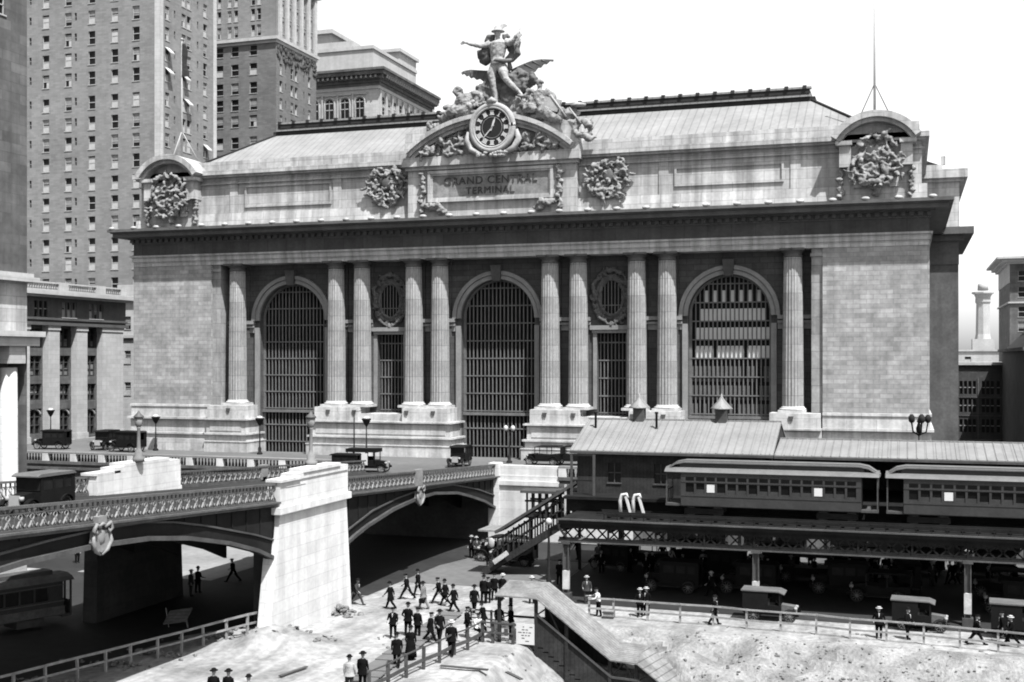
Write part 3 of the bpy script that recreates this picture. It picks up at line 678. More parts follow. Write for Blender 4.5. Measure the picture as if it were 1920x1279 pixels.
# reclining figures
mb = MB()
mb.blob(Q(385, 605, -.1), .56, .5, .6, lat=8, lon=12).tube([Q(385, 640), Q(400, 670)], [.25, .4], 8)
mb.tube([Q(410, 670), Q(450, 720, -.1), Q(500, 790, -.1)], [.85, .95, .9], 12).blob(Q(455, 690, -.3), .95, .6, .75)
mb.tube([Q(400, 690, -.1), Q(365, 740, -.3), Q(300, 750, -.5), Q(280, 745, -.5)], [.42, .36, .3, .2], 9)
mb.tube([Q(480, 670), Q(540, 640, -.1), Q(590, 650, -.2), Q(610, 700, -.3), Q(560, 740, -.4)], [.48, .44, .4, .34, .25], 9).blob(Q(560, 690, -.2), .5, .4, .45).blob(Q(300, 745, -.5), .45, .4, .35).blob(Q(360, 760, -.6), .5, .4, .4)
mb.tube([Q(500, 800, -.1), Q(420, 780, -.7), Q(360, 790, -.9), Q(290, 810, -.8)], [.65, .58, .48, .32], 10)
mb.tube([Q(520, 800), Q(560, 830, -.7), Q(530, 880, -.8), Q(470, 950, -.7)], [.5, .45, .3, .2], 10)
roughen(sculpt(mb, .085, 'seated_man', 'carved_stone', sg, 1), .1, 2.2)  # darker than the sunlit standing figure, shade put into the colour
mb = MB()
mb.blob(Q(1105, 588, -.1), .36, .4, .42, lat=8, lon=12).lathe(Q(1110, 585, -.05), [(.42, 0), (.4, .2), (.2, .42), (.06, .5)], 12).tube([Q(1105, 620), Q(1100, 650)], [.22, .36], 8)
mb.tube([Q(1100, 655), Q(1105, 710), Q(1110, 780)], [.88, .85, .95], 12).blob(Q(1100, 690, -.3), .9, .5, .6).blob(Q(1050, 740, -.2), .8, .5, .7).blob(Q(1190, 720, .1), .8, .5, .8)
mb.tube([Q(1060, 650, -.1), Q(1020, 650, -.3), Q(985, 690, -.4), Q(920, 685, -.4)], [.35, .3, .25, .14], 9)
mb.tube([Q(1150, 650), Q(1200, 690, -.1), Q(1220, 740, -.4), Q(1180, 760, -.6)], [.36, .3, .25, .14], 9)
mb.tube([Q(1100, 790, -.1), Q(1040, 800, -.8), Q(985, 800, -.9)], [.6, .5, .35], 10)
mb.tube([Q(1120, 800), Q(1170, 850, -.6), Q(1240, 900, -.7), Q(1310, 925, -.7)], [.85, .7, .5, .3], 10)
mb.tube([Q(1000, 770, -.6), Q(960, 760, -.7), Q(985, 740, -.7), Q(1000, 725, -.7)], [.3, .35, .22, .1], 8).tube([Q(990, 830, -.7), Q(1050, 830, -.9), Q(1090, 800, -.8)], [.12, .25, .2], 8)
roughen(sculpt(mb, .085, 'reclining_woman', 'carved_stone', sg, 1), .1, 2.2)
mb = MB().obox(Q(1225, 785, -.8), Vector((.85, 0, -.25)), Vector((0, .1, 0)), Vector((.25, 0, .6))); mb.tube([Q(1225, 715, -.9), Q(1350, 900, -.9)], .1, 7)
mb.tube([Q(1370, 820, -.6), Q(1470, 960, -.7)], .09, 7).lathe(Q(1430, 790, .2), [(.8, -.1), (.85, .1), (.2, .3)], 14, sy=.5).build('anchor_and_tablet', 'statue_stone', sg)
mb = MB(); rnd = random.Random(21)    # rock and trophies at both sides
mb.prism([Q(230, 835, -.3), Q(500, 835, -.3), Q(540, 965, -.3), Q(170, 1040, -.3)], (0, 1.8, 0)).blob(Q(330, 900, -.1), .6, .4, .6).tube([Q(220, 830, -.5), Q(360, 825, -.6), Q(500, 835, -.5)], .22, 8)
mb.blob(Q(740, 700, .9), 2.4, .8, 1.5, lat=9, lon=14).blob(Q(560, 800, .4), 1.4, .7, 1.2).blob(Q(950, 800, .4), 1.6, .8, 1.5, lat=8, lon=12).blob(Q(1150, 850, .3), 2.2, .8, 1.1).blob(Q(420, 800, .3), 1.5, .7, .8).blob(Q(1330, 850, .4), 1.5, .6, .7)
for i in range(34):
    if i < 17: c0 = Q(rnd.uniform(130, 260), rnd.uniform(860, 1040), -.2)
    elif i < 24: c0 = Q(rnd.uniform(1380, 1530), rnd.uniform(800, 1060), -.2)
    else: c0 = Q(rnd.uniform(500, 650), rnd.uniform(730, 860), -.5)
    mb.blob(c0, rnd.uniform(.15, .5), .35, rnd.uniform(.15, .4), rot=Matrix.Rotation(rnd.uniform(0, 3), 3, 'Y'), jit=.4)
P = [Q(1480+70*math.cos(a*.8), 1005+60*math.sin(a*.8), -.4) for a in range(9)]; mb.tube(P, .28, 8)
mb.blob(Q(1560, 1080, -.3), .7, .4, .25).blob(Q(80, 1090, -.3), .7, .4, .4, jit=.3).blob(Q(110, 1060, -.1), .5, .4, .6, jit=.3)
roughen(sculpt(mb, .1, 'rock_base', 'carved_stone', sg, 1), .26, 1.5)
# clock
cc = Vector((XC+.75, YF-1.9, 40.72))
def disc(r, y0, y1, rz=None, n=40): return MB().prism([(cc.x+r*math.cos(2*PI*i/n), y0, cc.z+(rz or r)*math.sin(2*PI*i/n)) for i in range(n)], (0, y1-y0, 0), sm=False)
ck = empty('clock_case', tuple(cc)); WL[ck.name] = cc.copy(); ck.location = cc-WL[sg.name]; adopt(ck, sg)
mb = MB(); P = [(cc.x+2.3*math.cos(2*PI*i/40), cc.y+.05, cc.z+2.4*math.sin(2*PI*i/40)) for i in range(42)]; mb.tube(P, .32, 10)
P = [(cc.x+2.05*math.cos(2*PI*i/40), cc.y-.1, cc.z+2.12*math.sin(2*PI*i/40)) for i in range(42)]; mb.tube(P, .14, 8)
mb.lathe((cc.x, cc.y+1.2, cc.z), [(0, 0)]*2, 4) if False else None
mb.prism([(cc.x+2.5*math.cos(2*PI*i/40), cc.y+.1, cc.z+2.6*math.sin(2*PI*i/40)) for i in range(40)], (0, 2.2, 0))
mb.tube([(cc.x-.5, cc.y-.1, cc.z+2.7), (cc.x, cc.y-.2, cc.z+2.9), (cc.x+.5, cc.y-.1, cc.z+2.7)], [.2, .35, .2], 8)
for s in (-1, 1): mb.tube([(cc.x+s*2.7, cc.y, cc.z-.3), (cc.x+s*2.9, cc.y+.2, cc.z-1.2), (cc.x+s*2.4, cc.y+.1, cc.z-2.2), (cc.x+s*1.2, cc.y, cc.z-2.8)], [.15, .35, .35, .2], 8)
rnd = random.Random(5)
for i in range(16): mb.blob((cc.x+rnd.uniform(-1.6, 1.6), cc.y, cc.z-2.75+rnd.uniform(-.25, .15)), .3, .3, .22, jit=.4)
ck0 = mb.build('clock_frame', 'statue_stone', ck)
disc(2.0, cc.y-.02, cc.y+.1).build('clock_dial', 'clock_dark', ck)
mb = MB()
for k in range(12):
    a = PI/2-2*PI*k/12; r0, r1 = 1.36, 1.82; w_ = (.10, .06, .1, .13)[k % 4]+.05
    d = Vector((math.cos(a), 0, math.sin(a))); n_ = Vector((-math.sin(a), 0, math.cos(a)))
    nb = (3, 1, 2, 3, 3, 2, 3, 4, 4, 3, 2, 3)[k]
    for j in range(nb):
        off = (j-(nb-1)/2)*.13; mb.obox(cc+d*((r0+r1)/2)+n_*off+Vector((0, -.05, 0)), d*.23, n_*.05, Vector((0, .02, 0)))
    for rr in (r0, r1): mb.obox(cc+d*rr+Vector((0, -.052, 0)), d*.03, n_*(.08+.065*nb), Vector((0, .02, 0)))
mb.build('clock_numerals', 'clock_white', ck)
P = [(cc.x+1.12*math.cos(2*PI*i/40), cc.y-.04, cc.z+1.12*math.sin(2*PI*i/40)) for i in range(42)]
mb = MB().tube(P, .035, 5); mb.build('dial_ring', 'rail_light', ck)
def hand(deg, L, w_, nm):
    a = R(90-deg); d = Vector((math.cos(a), 0, math.sin(a))); n_ = Vector((-math.sin(a), 0, math.cos(a))); p = cc+Vector((0, -.12, 0))
    MB().prism([p-d*.35-n_*w_*.5, p-d*.35+n_*w_*.5, p+d*L*.6+n_*w_, p+d*L, p+d*L*.6-n_*w_], (0, .03, 0)).build(nm, 'clock_white', ck)
hand(19, 1.15, .11, 'hour_hand'); hand(222, 1.6, .06, 'minute_hand')
# ================================================================= GROUND
def hgt(x, y):
    yf = 73.3-.03*(x+15); z = 0.0
    rx = min(1, max(0, (x+21)/5)); z -= max(0, yf-2.2-y)*.36*rx
    if y < 66.3: z -= min(1, (66.3-y)/1.2)*max(0, (x+20.5))*.42
    if x > -22 and y < yf-1.6:
        k = min(1, (yf-1.6-y)/2)*min(1, (x+22)/4)
        z += k*(noise.noise(Vector((x*.45, y*.45, 0)))*.7+noise.noise(Vector((x*1.4, y*1.4, 3)))*.22+noise.noise(Vector((x*2.6, y*2.6, 7)))*.08)
    elif y < 75 and x > -36: z += .07*max(0, noise.noise(Vector((x*.5, y*.5, 2))))
    if -42 < x < -28 and 54 < y < 68: z += (.95+.5*noise.noise(Vector((x*.8, y*.8, 5))))*math.exp(-((x+34.4)**2/9+(y-60.6)**2/4.5))+.12*noise.noise(Vector((x*1.5, y*1.5, 0)))*math.exp(-((x+34.6)**2+(y-60.6)**2)/9)
    return max(z, -9)
def Gh(u, v):
    z = 0
    for _ in range(6): p = G(u, v, z); z = hgt(p.x, p.y)
    return p
def axis(a, b, st, far):
    L = []; x = a
    while x <= b+1e-6: L.append(x); x += st
    lo = []; d = st*2; x = a
    while x > -far: x -= d; d *= 1.6; lo.append(max(x, -far))
    hi = []; d = st*2; x = L[-1]
    while x < far: x += d; d *= 1.6; hi.append(min(x, far))
    return lo[::-1]+L+hi
XS = axis(-46, 12, .3, 3000); YS_ = axis(44, 80, .3, 3000)
mb = MB(); nx = len(XS)
vs = [(x, y, hgt(x, y) if (-60 < x < 60 and 0 < y < 80) else (hgt(x, 20) if 0 > y > -1 else 0)) for y in YS_ for x in XS]
fs = [(j*nx+i, j*nx+i+1, (j+1)*nx+i+1, (j+1)*nx+i) for j in range(len(YS_)-1) for i in range(nx-1)]
mb.add(vs, fs, 0, True)
for k, f in enumerate(mb.f):
    c = mb.v[f[0]]; mb.m[k] = 1 if (c.x > -19.5 and c.y < 71.3-.03*(c.x+15)) else 0
mb.build('ground', ['dirt', 'rubble_dirt'], kind='structure')
# asphalt of the cross street and the street under the bridge, each a sheet just above the ground
Z1 = .03
g0 = [G(u, v) for u, v in ((0, 1290), (150, 1256), (300, 1208), (480, 1172), (500, 1166))]
road = [(-60, 30), (g0[0].x-3.5, 36)]+[(p.x, p.y) for p in g0]+[(-36.3, 68), (-35.2, 72), (-34.9, 88.3), (-33.5, 93.5), (-24, 92.5), (-23.5, 77.2), (60, 74.2), (60, 101.9), (-104, 101.9), (-104, 77), (-62.9, 77)]
MB().quad([(x, y, Z1) for x, y in road[::-1]][::-1]).build('road', 'asphalt', kind='structure')  # dark sheet's outline also paints the shadow edge of the bridge
MB().quad([(-35.1, 80.6, .02), (-23.6, 80.6, .02), (-24.1, 92.4, .02), (-33.4, 93.3, .02), (-34.9, 88.2, .02)]).build('cobbled_street', 'paving', kind='structure')
MB().quad([(-60, 76.5, .05), (-48.3, 76.5, .05), (-48.3, 101, .05), (-60, 101, .05)]).build('sunlit_street', 'pavement', kind='structure')  # paler sheet paints the sunlight on the ground beyond the bridge
bx('sidewalk', 'sidewalk_stone', -22, 60, 96.8, 101.9, 0, .17, kind='structure')
# upper roadway round the terminal
MB().prism([(-104.9, 102.4, .2), (16, 102.4, .2), (16, 123, .2), (-88.6, 123, .2), (-88.6, 330, .2), (-104.9, 330, .2)], (0, 0, TZ-.2)).build('upper_roadway', 'paving', kind='structure')
# ================================================================= TERRACE WALLS
def balustrade(name, x0, x1, label, m, zt=6.78, step=3.4, white=False):
    t = empty(name, ((x0+x1)/2, 102, 0), label, 'terrace wall')
    bx('wall', m, x0, x1, 101.9, 102.4, 0, 5.55, t)
    MB().box(x0, x1, 101.6, 102.5, 5.0, 5.25).box(x0, x1, 101.7, 102.5, 5.55, 5.85).build('ledge', m, t)
    bx('coping', 'pavement', x0, x1, 101.75, 102.45, zt-.2, zt, t)
    x = x0+.4; mb = MB(); mp = MB()
    while x < x1-.3:
        MB().box(x-.35, x+.35, 101.72, 102.42, 5.84, zt-.19).build('post', 'new_granite', t)
        q = x+.6
        while q < min(x+step-.4, x1-.3): mp.lathe((q, 102.05, 5.84), [(.1, 0), (.13, .2), (.06, .5), (.09, zt-6.05)], 6, 0); q += .36
        x += step
    mp.build('balusters', 'bridge_iron', t)
    return t
balustrade('terrace_wall', -104.5, -48.6, 'grey terrace wall with dark pierced parapet left of the bridge', 'grey_stone')
tw = balustrade('terrace_wall', -29.2, 16, 'terrace wall with pierced parapet behind the elevated station', 'grey_stone')
MB().box(-35.1, -29.2, 101.7, 102.5, 0, 5.0).box(-35.1, -22.5, 101.68, 101.9, .1, 5.0).box(-35.5, -34.6, 101.2, 102.6, 0, 6.95).box(-35.1, -29.2, 101.9, 102.5, 5.85, 6.75).box(-35.2, -29.1, 101.5, 102.5, 5.0, 5.4).box(-35.1, -29.15, 101.8, 102.5, 5.39, 5.86).build('abutment', 'new_granite', tw)
bx('shopfront', 'trim_dark', -47.9, -35.6, 101.6, 102.0, 0, 5.3, label='dark shopfront wall under the far end of the bridge, shade put into its colour', cat='shopfront')  # dark colour paints the deep shade below the bridge
# ================================================================= THE BRIDGE
XE, XW = -35.0, -47.8
def zt(Y): return 10.2-(Y-39.9)*.0543
br = empty('viaduct_bridge', ((XE+XW)/2, 66, 0), 'dark iron arched road bridge with ornate railing carried on white stone piers', 'bridge')
Ys = [8, 24, 39.9, 62.2, 70.9, 101.9, 103]
mb = MB()
for a, b in zip(Ys[:-1], Ys[1:]):
    za, zb = zt(a)-1.15, zt(b)-1.15
    mb.prism([(XE-.25, a, za-.45), (XE-.25, a, za), (XE-.25, b, zb), (XE-.25, b, zb-.45)], (XW-XE+.5, 0, 0))
mb.build('deck', 'asphalt', br)
ARC_N = [(70.9, 3.9), (72.6, 4.35), (74.7, 4.78), (79, 5.38), (83.4, 5.68), (86.8, 5.7), (91.8, 5.2), (95, 4.55), (98.3, 3.8), (101.9, 2.7)]
ARC_S = [(22, 4.6), (26, 5.8), (31, 6.8), (36, 7.35), (41, 7.65), (45.8, 7.66), (49.8, 7.42), (53.2, 6.95), (57, 6.15), (60, 5.3), (62.2, 4.45)]
UP_N = [(70.9, 4.75), (75.5, 5.72), (79.5, 6.12), (84, 6.3), (91, 6.0), (97, 5.0), (101.9, 3.9)]
UP_S = [(31, 7.75), (36, 8.1), (42.6, 8.38), (46, 8.42), (49.5, 8.3), (52, 7.98), (55, 7.4), (59.8, 6.28), (62.2, 5.6)]
def strip(mb, P, x0, x1, h, mi=0):
    for (ya, za), (yb, zb) in zip(P[:-1], P[1:]): mb.prism([(x0, ya, za), (x0, yb, zb), (x0, yb, zb+h), (x0, ya, za+h)], (x1-x0, 0, 0), mi)
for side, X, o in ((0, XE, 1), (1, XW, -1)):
    for ARC, UP, nm in ((ARC_N, UP_N, 'n'), (ARC_S, UP_S, 's')):
        mb = MB()
        for (ya, za), (yb, zb) in zip(ARC[:-1], ARC[1:]): mb.prism([(X, ya, za), (X, yb, zb), (X, yb, zt(yb)-1.3), (X, ya, zt(ya)-1.3)], (-o*.35, 0, 0))
        gd = mb.build('arched_girder', 'bridge_iron', br)
        mb = MB(); strip(mb, ARC, X, X+o*.22, .22); strip(mb, UP, X, X+o*.1, .1)
        mb.build('arch_rib', 'el_edge', gd)
        y0, y1 = ARC[0][0], ARC[-1][0]; mb = MB()
        y = y0+1.0
        while y < y1: 
            k = max(i for i in range(len(ARC)) if ARC[i][0] <= y); k = min(k, len(ARC)-2)
            f = (y-ARC[k][0])/(ARC[k+1][0]-ARC[k][0]); zz = ARC[k][1]*(1-f)+ARC[k+1][1]*f
            mb.box(X, X+o*.06, y-.05, y+.05, zz+1.0, max(zz+1.05, zt(y)-1.35)); y += 1.5
        mb.build('stiffeners', 'bridge_iron', gd)
        # moulded fascia and railing
        a, b = (y0, y1) if nm == 'n' else (24, 62.2)
        mb = MB()
        for (dz, h, p) in ((-1.32, .14, .28), (-1.17, .1, .42)): mb.prism([(X, a, zt(a)+dz), (X, b, zt(b)+dz), (X, b, zt(b)+dz+h), (X, a, zt(a)+dz+h)], (o*p, 0, 0))
        mb.build('fascia', 'rail_iron', gd)
        mb = MB(); xr = X+o*.08
        mb.prism([(xr-.11, a, zt(a)-.12), (xr-.11, b, zt(b)-.12), (xr-.11, b, zt(b)), (xr-.11, a, zt(a))], (.22, 0, 0))
        mb.prism([(xr-.07, a, zt(a)-1.06), (xr-.07, b, zt(b)-1.06), (xr-.07, b, zt(b)-.98), (xr-.07, a, zt(a)-.98)], (.14, 0, 0))
        mb.prism([(xr-.04, a, zt(a)-.36), (xr-.04, b, zt(b)-.36), (xr-.04, b, zt(b)-.31), (xr-.04, a, zt(a)-.31)], (.08, 0, 0))
        rl = mb.build('railing', 'rail_iron', gd)
        mb = MB(); n = int((b-a)/.72); st = (b-a)/n
        k_ = st/.9
        for i in range(n):
            y = a+(i+.5)*st; z = zt(y); 
            P = [(xr, y+.12*math.cos(q*PI/4), z-.5+.13*math.sin(q*PI/4)) for q in range(9)]; mb.tube(P, .04, 4, 1, caps=False)
            for s in (-1, 1):
                mb.tube([(xr, y, z-.6), (xr, y+s*.1, z-.8), (xr, y+s*.24, z-.95), (xr, y+s*.33, z-.8)], [.05, .07, .05, .03], 4, 1, caps=False)
                mb.tube([(xr, y+s*.33, z-.5), (xr, y+s*.22, z-.38)], .035, 4, 1, caps=False)
            mb.blob((xr, y, z-.86), .06, .07, .12, 1, lat=3, lon=4)
            mb.box(xr-.03, xr+.03, y-st/2-.03, y-st/2+.03, z-1, z-.1, 0)
            mb.box(xr-.03, xr+.03, y-.05, y+.05, z-.31, z-.12, 0)
        mb.build('scrollwork', ['rail_iron', 'rail_light'], rl)
    # crown shields
    for Y, zc in ((83.4, 6.05), (45.9, 8.15)):
        mb = MB(); x = X+o*.3
        kk = 1.15
        mb.prism([(X+o*.1, Y-.42*kk, zc+.3), (X+o*.1, Y+.42*kk, zc+.3), (X+o*.1, Y+.5*kk, zc-.2), (X+o*.1, Y+.3*kk, zc-.55), (X+o*.1, Y, zc-.7), (X+o*.1, Y-.3*kk, zc-.55), (X+o*.1, Y-.5*kk, zc-.2)], (o*.25, 0, 0))
        for s_ in (-1, 1):
            mb.tube([(x+o*.1, Y+s_*.15, zc+.45), (x+o*.15, Y+s_*.5, zc+.62), (x+o*.12, Y+s_*.66, zc+.35), (x+o*.12, Y+s_*.45, zc+.2), (x+o*.1, Y+s_*.4, zc+.4)], [.08, .1, .1, .08, .04], 6)
            mb.tube([(x+o*.05, Y+s_*.56, zc+.2), (x+o*.1, Y+s_*.64, zc-.2), (x+o*.05, Y+s_*.4, zc-.6), (x+o*.02, Y+s_*.05, zc-.8)], [.06, .1, .1, .05], 6)
        mb.blob((x, Y, zc+.0), .12, .3, .38, jit=.2).tube([(x+o*.05, Y-.3, zc+.5), (x+o*.1, Y, zc+.62), (x+o*.05, Y+.3, zc+.5)], .09, 6).box(X, X+o*.4, Y-.3, Y+.3, zc+.65, zc+.95)
        if Y > 80: mb.box(X, X+o*.35, Y-.5, Y+.5, zt(Y)-1.15, zt(Y)+.12)
        mb.build('crown_shield', 'rail_light', br)
    # piers
    for (ya, yb) in ((62.2, 70.9),):
        mb = MB(); x1 = X+o*.35; xi = X-.5 if side == 0 else X+.6; bt = 1.3 if side == 0 else .2
        P0 = [(x1+o*.05, ya-bt), (x1+o*.15, yb+.45), (xi, yb+.4), (xi, ya-bt)]; P1 = [(x1, ya), (x1, yb), (xi, yb), (xi, ya)]
        v = [(x, y, 0) for x, y in P0]+[(x, y, 7.2) for x, y in P1]
        mb.add(v, [(0, 1, 5, 4), (1, 2, 6, 5), (2, 3, 7, 6), (3, 0, 4, 7), (4, 5, 6, 7)], side)  # west shaft takes the dark stone as painted shade
        mb.box(x1+o*.25, xi, ya-.4, yb+.25, 7.19, 7.6)
        mb.box(x1+o*.05, xi, ya-.1, yb+.1, 7.59, 9.05).box(x1+o*.2, xi, ya-.2, ya+2.2, 9.04, 9.2).box(x1+o*.12, xi, ya+1.6, yb, 9.04, 9.4).box(x1+o*.2, xi, ya+2.6, yb-1.2, 9.39, 9.6)
        mb.box(x1+o*.08, xi, ya+.6, ya+3.0, 8.7, 8.78) if side == 0 else None
        if side == 0: mb.box(xi+.01, X-1.7, ya+.5, yb-.2, 0, 7.2, 1)  # dark inner leg added as the shaded strip beside the white face
        mb.build('pier', ['new_granite', 'pier_shade'], br)
mb = MB()
for Y in range(26, 102, 3):
    if 61 < Y < 72: continue
    mb.prism([(XW+.4, Y, zt(Y)-1.62), (XE-.4, Y, zt(Y)-1.62), (XE-.4, Y, zt(Y)-2.1), (XW+.4, Y, zt(Y)-2.1)], (0, .3, 0))
for X in (-38.2, -41.4, -44.6):
    for ARC in (ARC_N, ARC_S):
        for (ya, za), (yb, zb) in zip(ARC[:-1], ARC[1:]): mb.prism([(X, ya, za), (X, yb, zb), (X, yb, zt(yb)-1.62), (X, ya, zt(ya)-1.62)], (-.2, 0, 0))
split_build(mb, 'floor_beam', 'bridge_iron', br)
# ================================================================= STREET LAMPS
def lamp_iron(loc, h, label, big=1.0, cat='street lamp', kind='torch'):
    t = empty('street_lamp', loc, label, cat, 'street lamps'); b = Vector(loc)
    mb = MB().lathe(b, [(.3, 0), (.32, .15), (.16, .3), (.2, .6), (.09, .9), (.07, h*.5), (.06, h-1.1)], 10); mb.build('post', 'lamp_iron', t)
    z = h-1.1
    if kind == 'torch':
        MB().lathe(b+Vector((0, 0, z)), [(.07, 0), (.16, .12), (.3, .35), (.46, .7), (.52, .78), (.5, .84)], 12).build('lamp_cup', 'lamp_iron', t)
        MB().lathe(b+Vector((0, 0, z)), [(.4, .84), (.38, .95), (.18, 1.08), (.04, 1.1)], 12).build('lamp_globe', 'lamp_globe', t)
    elif kind == 'twin':
        MB().beam(b+Vector((-.4, 0, z+.4)), b+Vector((.4, 0, z+.4)), .08, .08).beam(b+Vector((0, 0, z)), b+Vector((0, 0, z+.4)), .1, .1).build('cross_arm', 'lamp_iron', t)
        for s in (-1, 1): MB().blob(b+Vector((s*.38, 0, z+.75)), .24, .24, .3, lat=7, lon=12).build('lamp_globe', 'lamp_globe', t)
    elif kind == 'cluster':
        mb = MB()
        for k in range(5):
            a = k*2*PI/5; p = b+Vector((.75*math.cos(a), .75*math.sin(a), z+.9)); mb.tube([b+Vector((0, 0, z-.2)), b+Vector((.6*math.cos(a), .6*math.sin(a), z+.1)), p], .07, 6).lathe(p, [(.1, 0), (.26, .15), (.28, .5), (.1, .75)], 8)
        mb.lathe(b+Vector((0, 0, z)), [(.2, 0), (.26, .4), (.1, .9), (.2, 1.0), (.04, 1.4)], 8).build('lamp_cluster', 'lamp_iron', t)
    return t
def lamp_white(loc, h, label):
    t = empty('street_lamp', loc, label, 'street lamp', 'street lamps'); b = Vector(loc)
    MB().lathe(b, [(.36, 0), (.38, .25), (.24, .4), (.28, .6), (.16, .75), (.12, 1.0), (.1, h-1.1), (.15, h-1.0)], 12).build('post', 'pavement', t)
    MB().lathe(b+Vector((0, 0, h-1.0)), [(.14, 0), (.22, .15), (.28, .6)], 10).build('lantern', 'pavement', t)
    MB().lathe(b+Vector((0, 0, h-1.0)), [(.34, .61), (.32, .7), (.12, .9), (.03, 1.05)], 10).build('lantern_cap', 'rail_iron', t)
lamp_iron(G(292, 845, TZ), 4.2, 'dark torch lamp standing between the west bridge pier and the terminal', kind='torch')
lamp_iron(G(487, 852, TZ), 4.3, 'dark torch lamp at the foot of the leftmost arched window')
lamp_iron(G(687, 862, TZ), 4.6, 'dark torch lamp in front of the pedestal, above the parked white truck')
lamp_iron(G(95, 830, TZ), 4.4, 'dark torch lamp before the middle bay of the pilastered building')
lamp_iron(G(52, 830, TZ), 4.4, 'dark torch lamp beside the corner of the grey masonry block')
lamp_iron(G(955, 868, TZ), 3.9, 'lamp with two white globes before the central arched window', kind='twin')
lamp_iron(PY(1723, 700, 112).xy.to_3d()+Vector((0, 0, TZ)), 5.2, 'cluster lamp rising behind the platform canopy at the right', kind='cluster')
p = PX(260, 870, -47.2); lamp_white((p.x, p.y, 9.58), 3.25, 'white stone lamp post on the far bridge pier')
p = PX(583, 880, -35.4); lamp_white((p.x, p.y, 9.58), 3.35, 'white stone lamp post on the near bridge pier')
p = G(664, 862, TZ); t = empty('trolley_pole', p, 'thin dark pole with short arm before the terminal pedestal', 'pole')
MB().lathe(p, [(.09, 0), (.06, 5.2)], 8).build('pole', 'lamp_iron', t); MB().beam(p+Vector((0, 0, 5.1)), p+Vector((.9, 0, 5.2)), .05, .05).build('arm', 'lamp_iron', t)
# ================================================================= FLAGPOLES
def flagpole(b, h, label, flag):
    b = Vector(b); t = empty('flagpole', b, label, 'flagpole', 'flagpoles on the terminal roof')
    MB().lathe(b, [(.14, 0), (.1, h*.5), (.05, h)], 8).blob(b+Vector((0, 0, h)), .16, .16, .16).build('pole', 'steel_pole', t)
    for a in (30, 150, 270): 
        d = Vector((math.cos(R(a)), math.sin(R(a)), 0)); MB().tube([b+d*2.3, b+Vector((0, 0, 4.2))], .05, 5).build('stay', 'rail_iron' if flag else 'steel_pole', t)
    if not flag:
        mb = MB(); P = []
        for i in range(9):
            z = b.z+h-.5-i*.5; wv = .2+.2*math.sin(i*.9)+(.08*i); P.append((z, max(.12, min(.75, wv))))
        for (z0_, w0), (z1_, w1) in zip(P[:-1], P[1:]): mb.prism([(b.x+.1, b.y-.12, z0_), (b.x+.15-w0*.15, b.y-.12, z1_), (b.x+.15+w1, b.y+.1, z1_), (b.x+.15+w0, b.y+.1, z0_)], (0, .1, 0))
        mb.build('flag', 'flag_cloth', t)
p = PY(341, 300, YA+1.5); flagpole((p.x, p.y, 39.3), 15.2, 'pale flagpole with a limp dark flag over the left corner pediment', False)
p = PY(1640, 210, YA+1.5); flagpole((p.x, p.y, 39.3), 14.5, 'tall thin bare flagpole over the right corner pediment', True)
# ================================================================= CITY BUILDINGS
WM = {}
def win_mesh(w_, h_, var):
    k = (w_, h_, var)
    if k in WM: return WM[k]
    mb = MB(); mb.box(-w_/2, w_/2, .24, .27, 0, h_, 0)
    mb.box(-w_/2, w_/2, .14, .22, h_*.48, h_*.53, 2)
    if w_ > .7:
        mb.box(-w_/2, -w_/2+.07, .14, .22, 0, h_, 2).box(w_/2-.07, w_/2, .14, .22, 0, h_, 2)
        if var == 1: mb.box(-w_/2+.08, w_/2-.08, .18, .22, .03, h_*.47, 1)
        if var == 2: mb.box(-w_/2+.08, w_/2-.08, .18, .22, .03, h_*.47, 1); mb.box(-w_/2+.08, w_/2-.08, .18, .22, h_*.62, h_, 3)
        if var == 3: mb.box(-w_/2+.08, w_/2-.08, .18, .22, h_*.3, h_, 3)
        if var == 4: mb.box(-w_/2+.08, w_/2-.08, .18, .22, .03, h_*.9, 1)
        if var == 5: mb.box(0, w_/2-.08, .18, .22, .03, h_*.47, 1); mb.box(-w_/2+.08, w_/2-.08, .18, .22, h_*.54, h_*.9, 3)
        mb.box(-w_/2-.08, w_/2+.08, -.08, .1, -.1, 0, 2)
    WM[k] = mb.mesh('window', ['window_glass', 'blind', 'trim_light', 'blind_mid']); return WM[k]
def put_windows(par, opens, pt, rnd, face, name='window', wts=(3, 6, 4, 2, 2, 3)):
    for (a0, a1, z0, z1) in opens:
        nm = 'narrow_window' if (a1-a0) < .7 else name
        o = link_mesh(nm, win_mesh(round(a1-a0, 2), round(z1-z0, 2), rnd.choices(range(6), wts)[0]), par, pt((a0+a1)/2, z0, 0), (0, 0, 0 if face == 's' else R(90)))
rnd = random.Random(12)
rowsv = [-24, 15, 54, 92, 130, 176, 215, 252, 290, 329, 366, 404, 445, 480, 520]
rz = [PY(216, v, 152.6).z for v in rowsv]
h1 = empty('hotel_tower', (-118, 160, 5.6), 'tall plain brick hotel tower with rows of small windows at the left', 'hotel')
so_ = []; ea = []
for z in rz:
    for x in (-125.36, -121.25, -117.0, -112.91, -109.15): so_.append((x-.62, x+.62, z-2.0, z))
    for x in (-128.23, -119.9): so_.append((x-.2, x+.2, z-1.25, z-.1))
for z in rz[:9]:
    for y in (154.4, 158.7, 160.1, 164.6): ea.append((y-.55, y+.55, z-2.0, z))
    for y in (156.3, 162.5): ea.append((y-.2, y+.2, z-1.25, z-.1))
mb = wall_open(MB(), -136, -104.95, 25.2, 76, so_, south(152.6), .35)
wall_open(mb, 152.6, 167.8, 25.2, 76, ea, east(-104.95), .35)
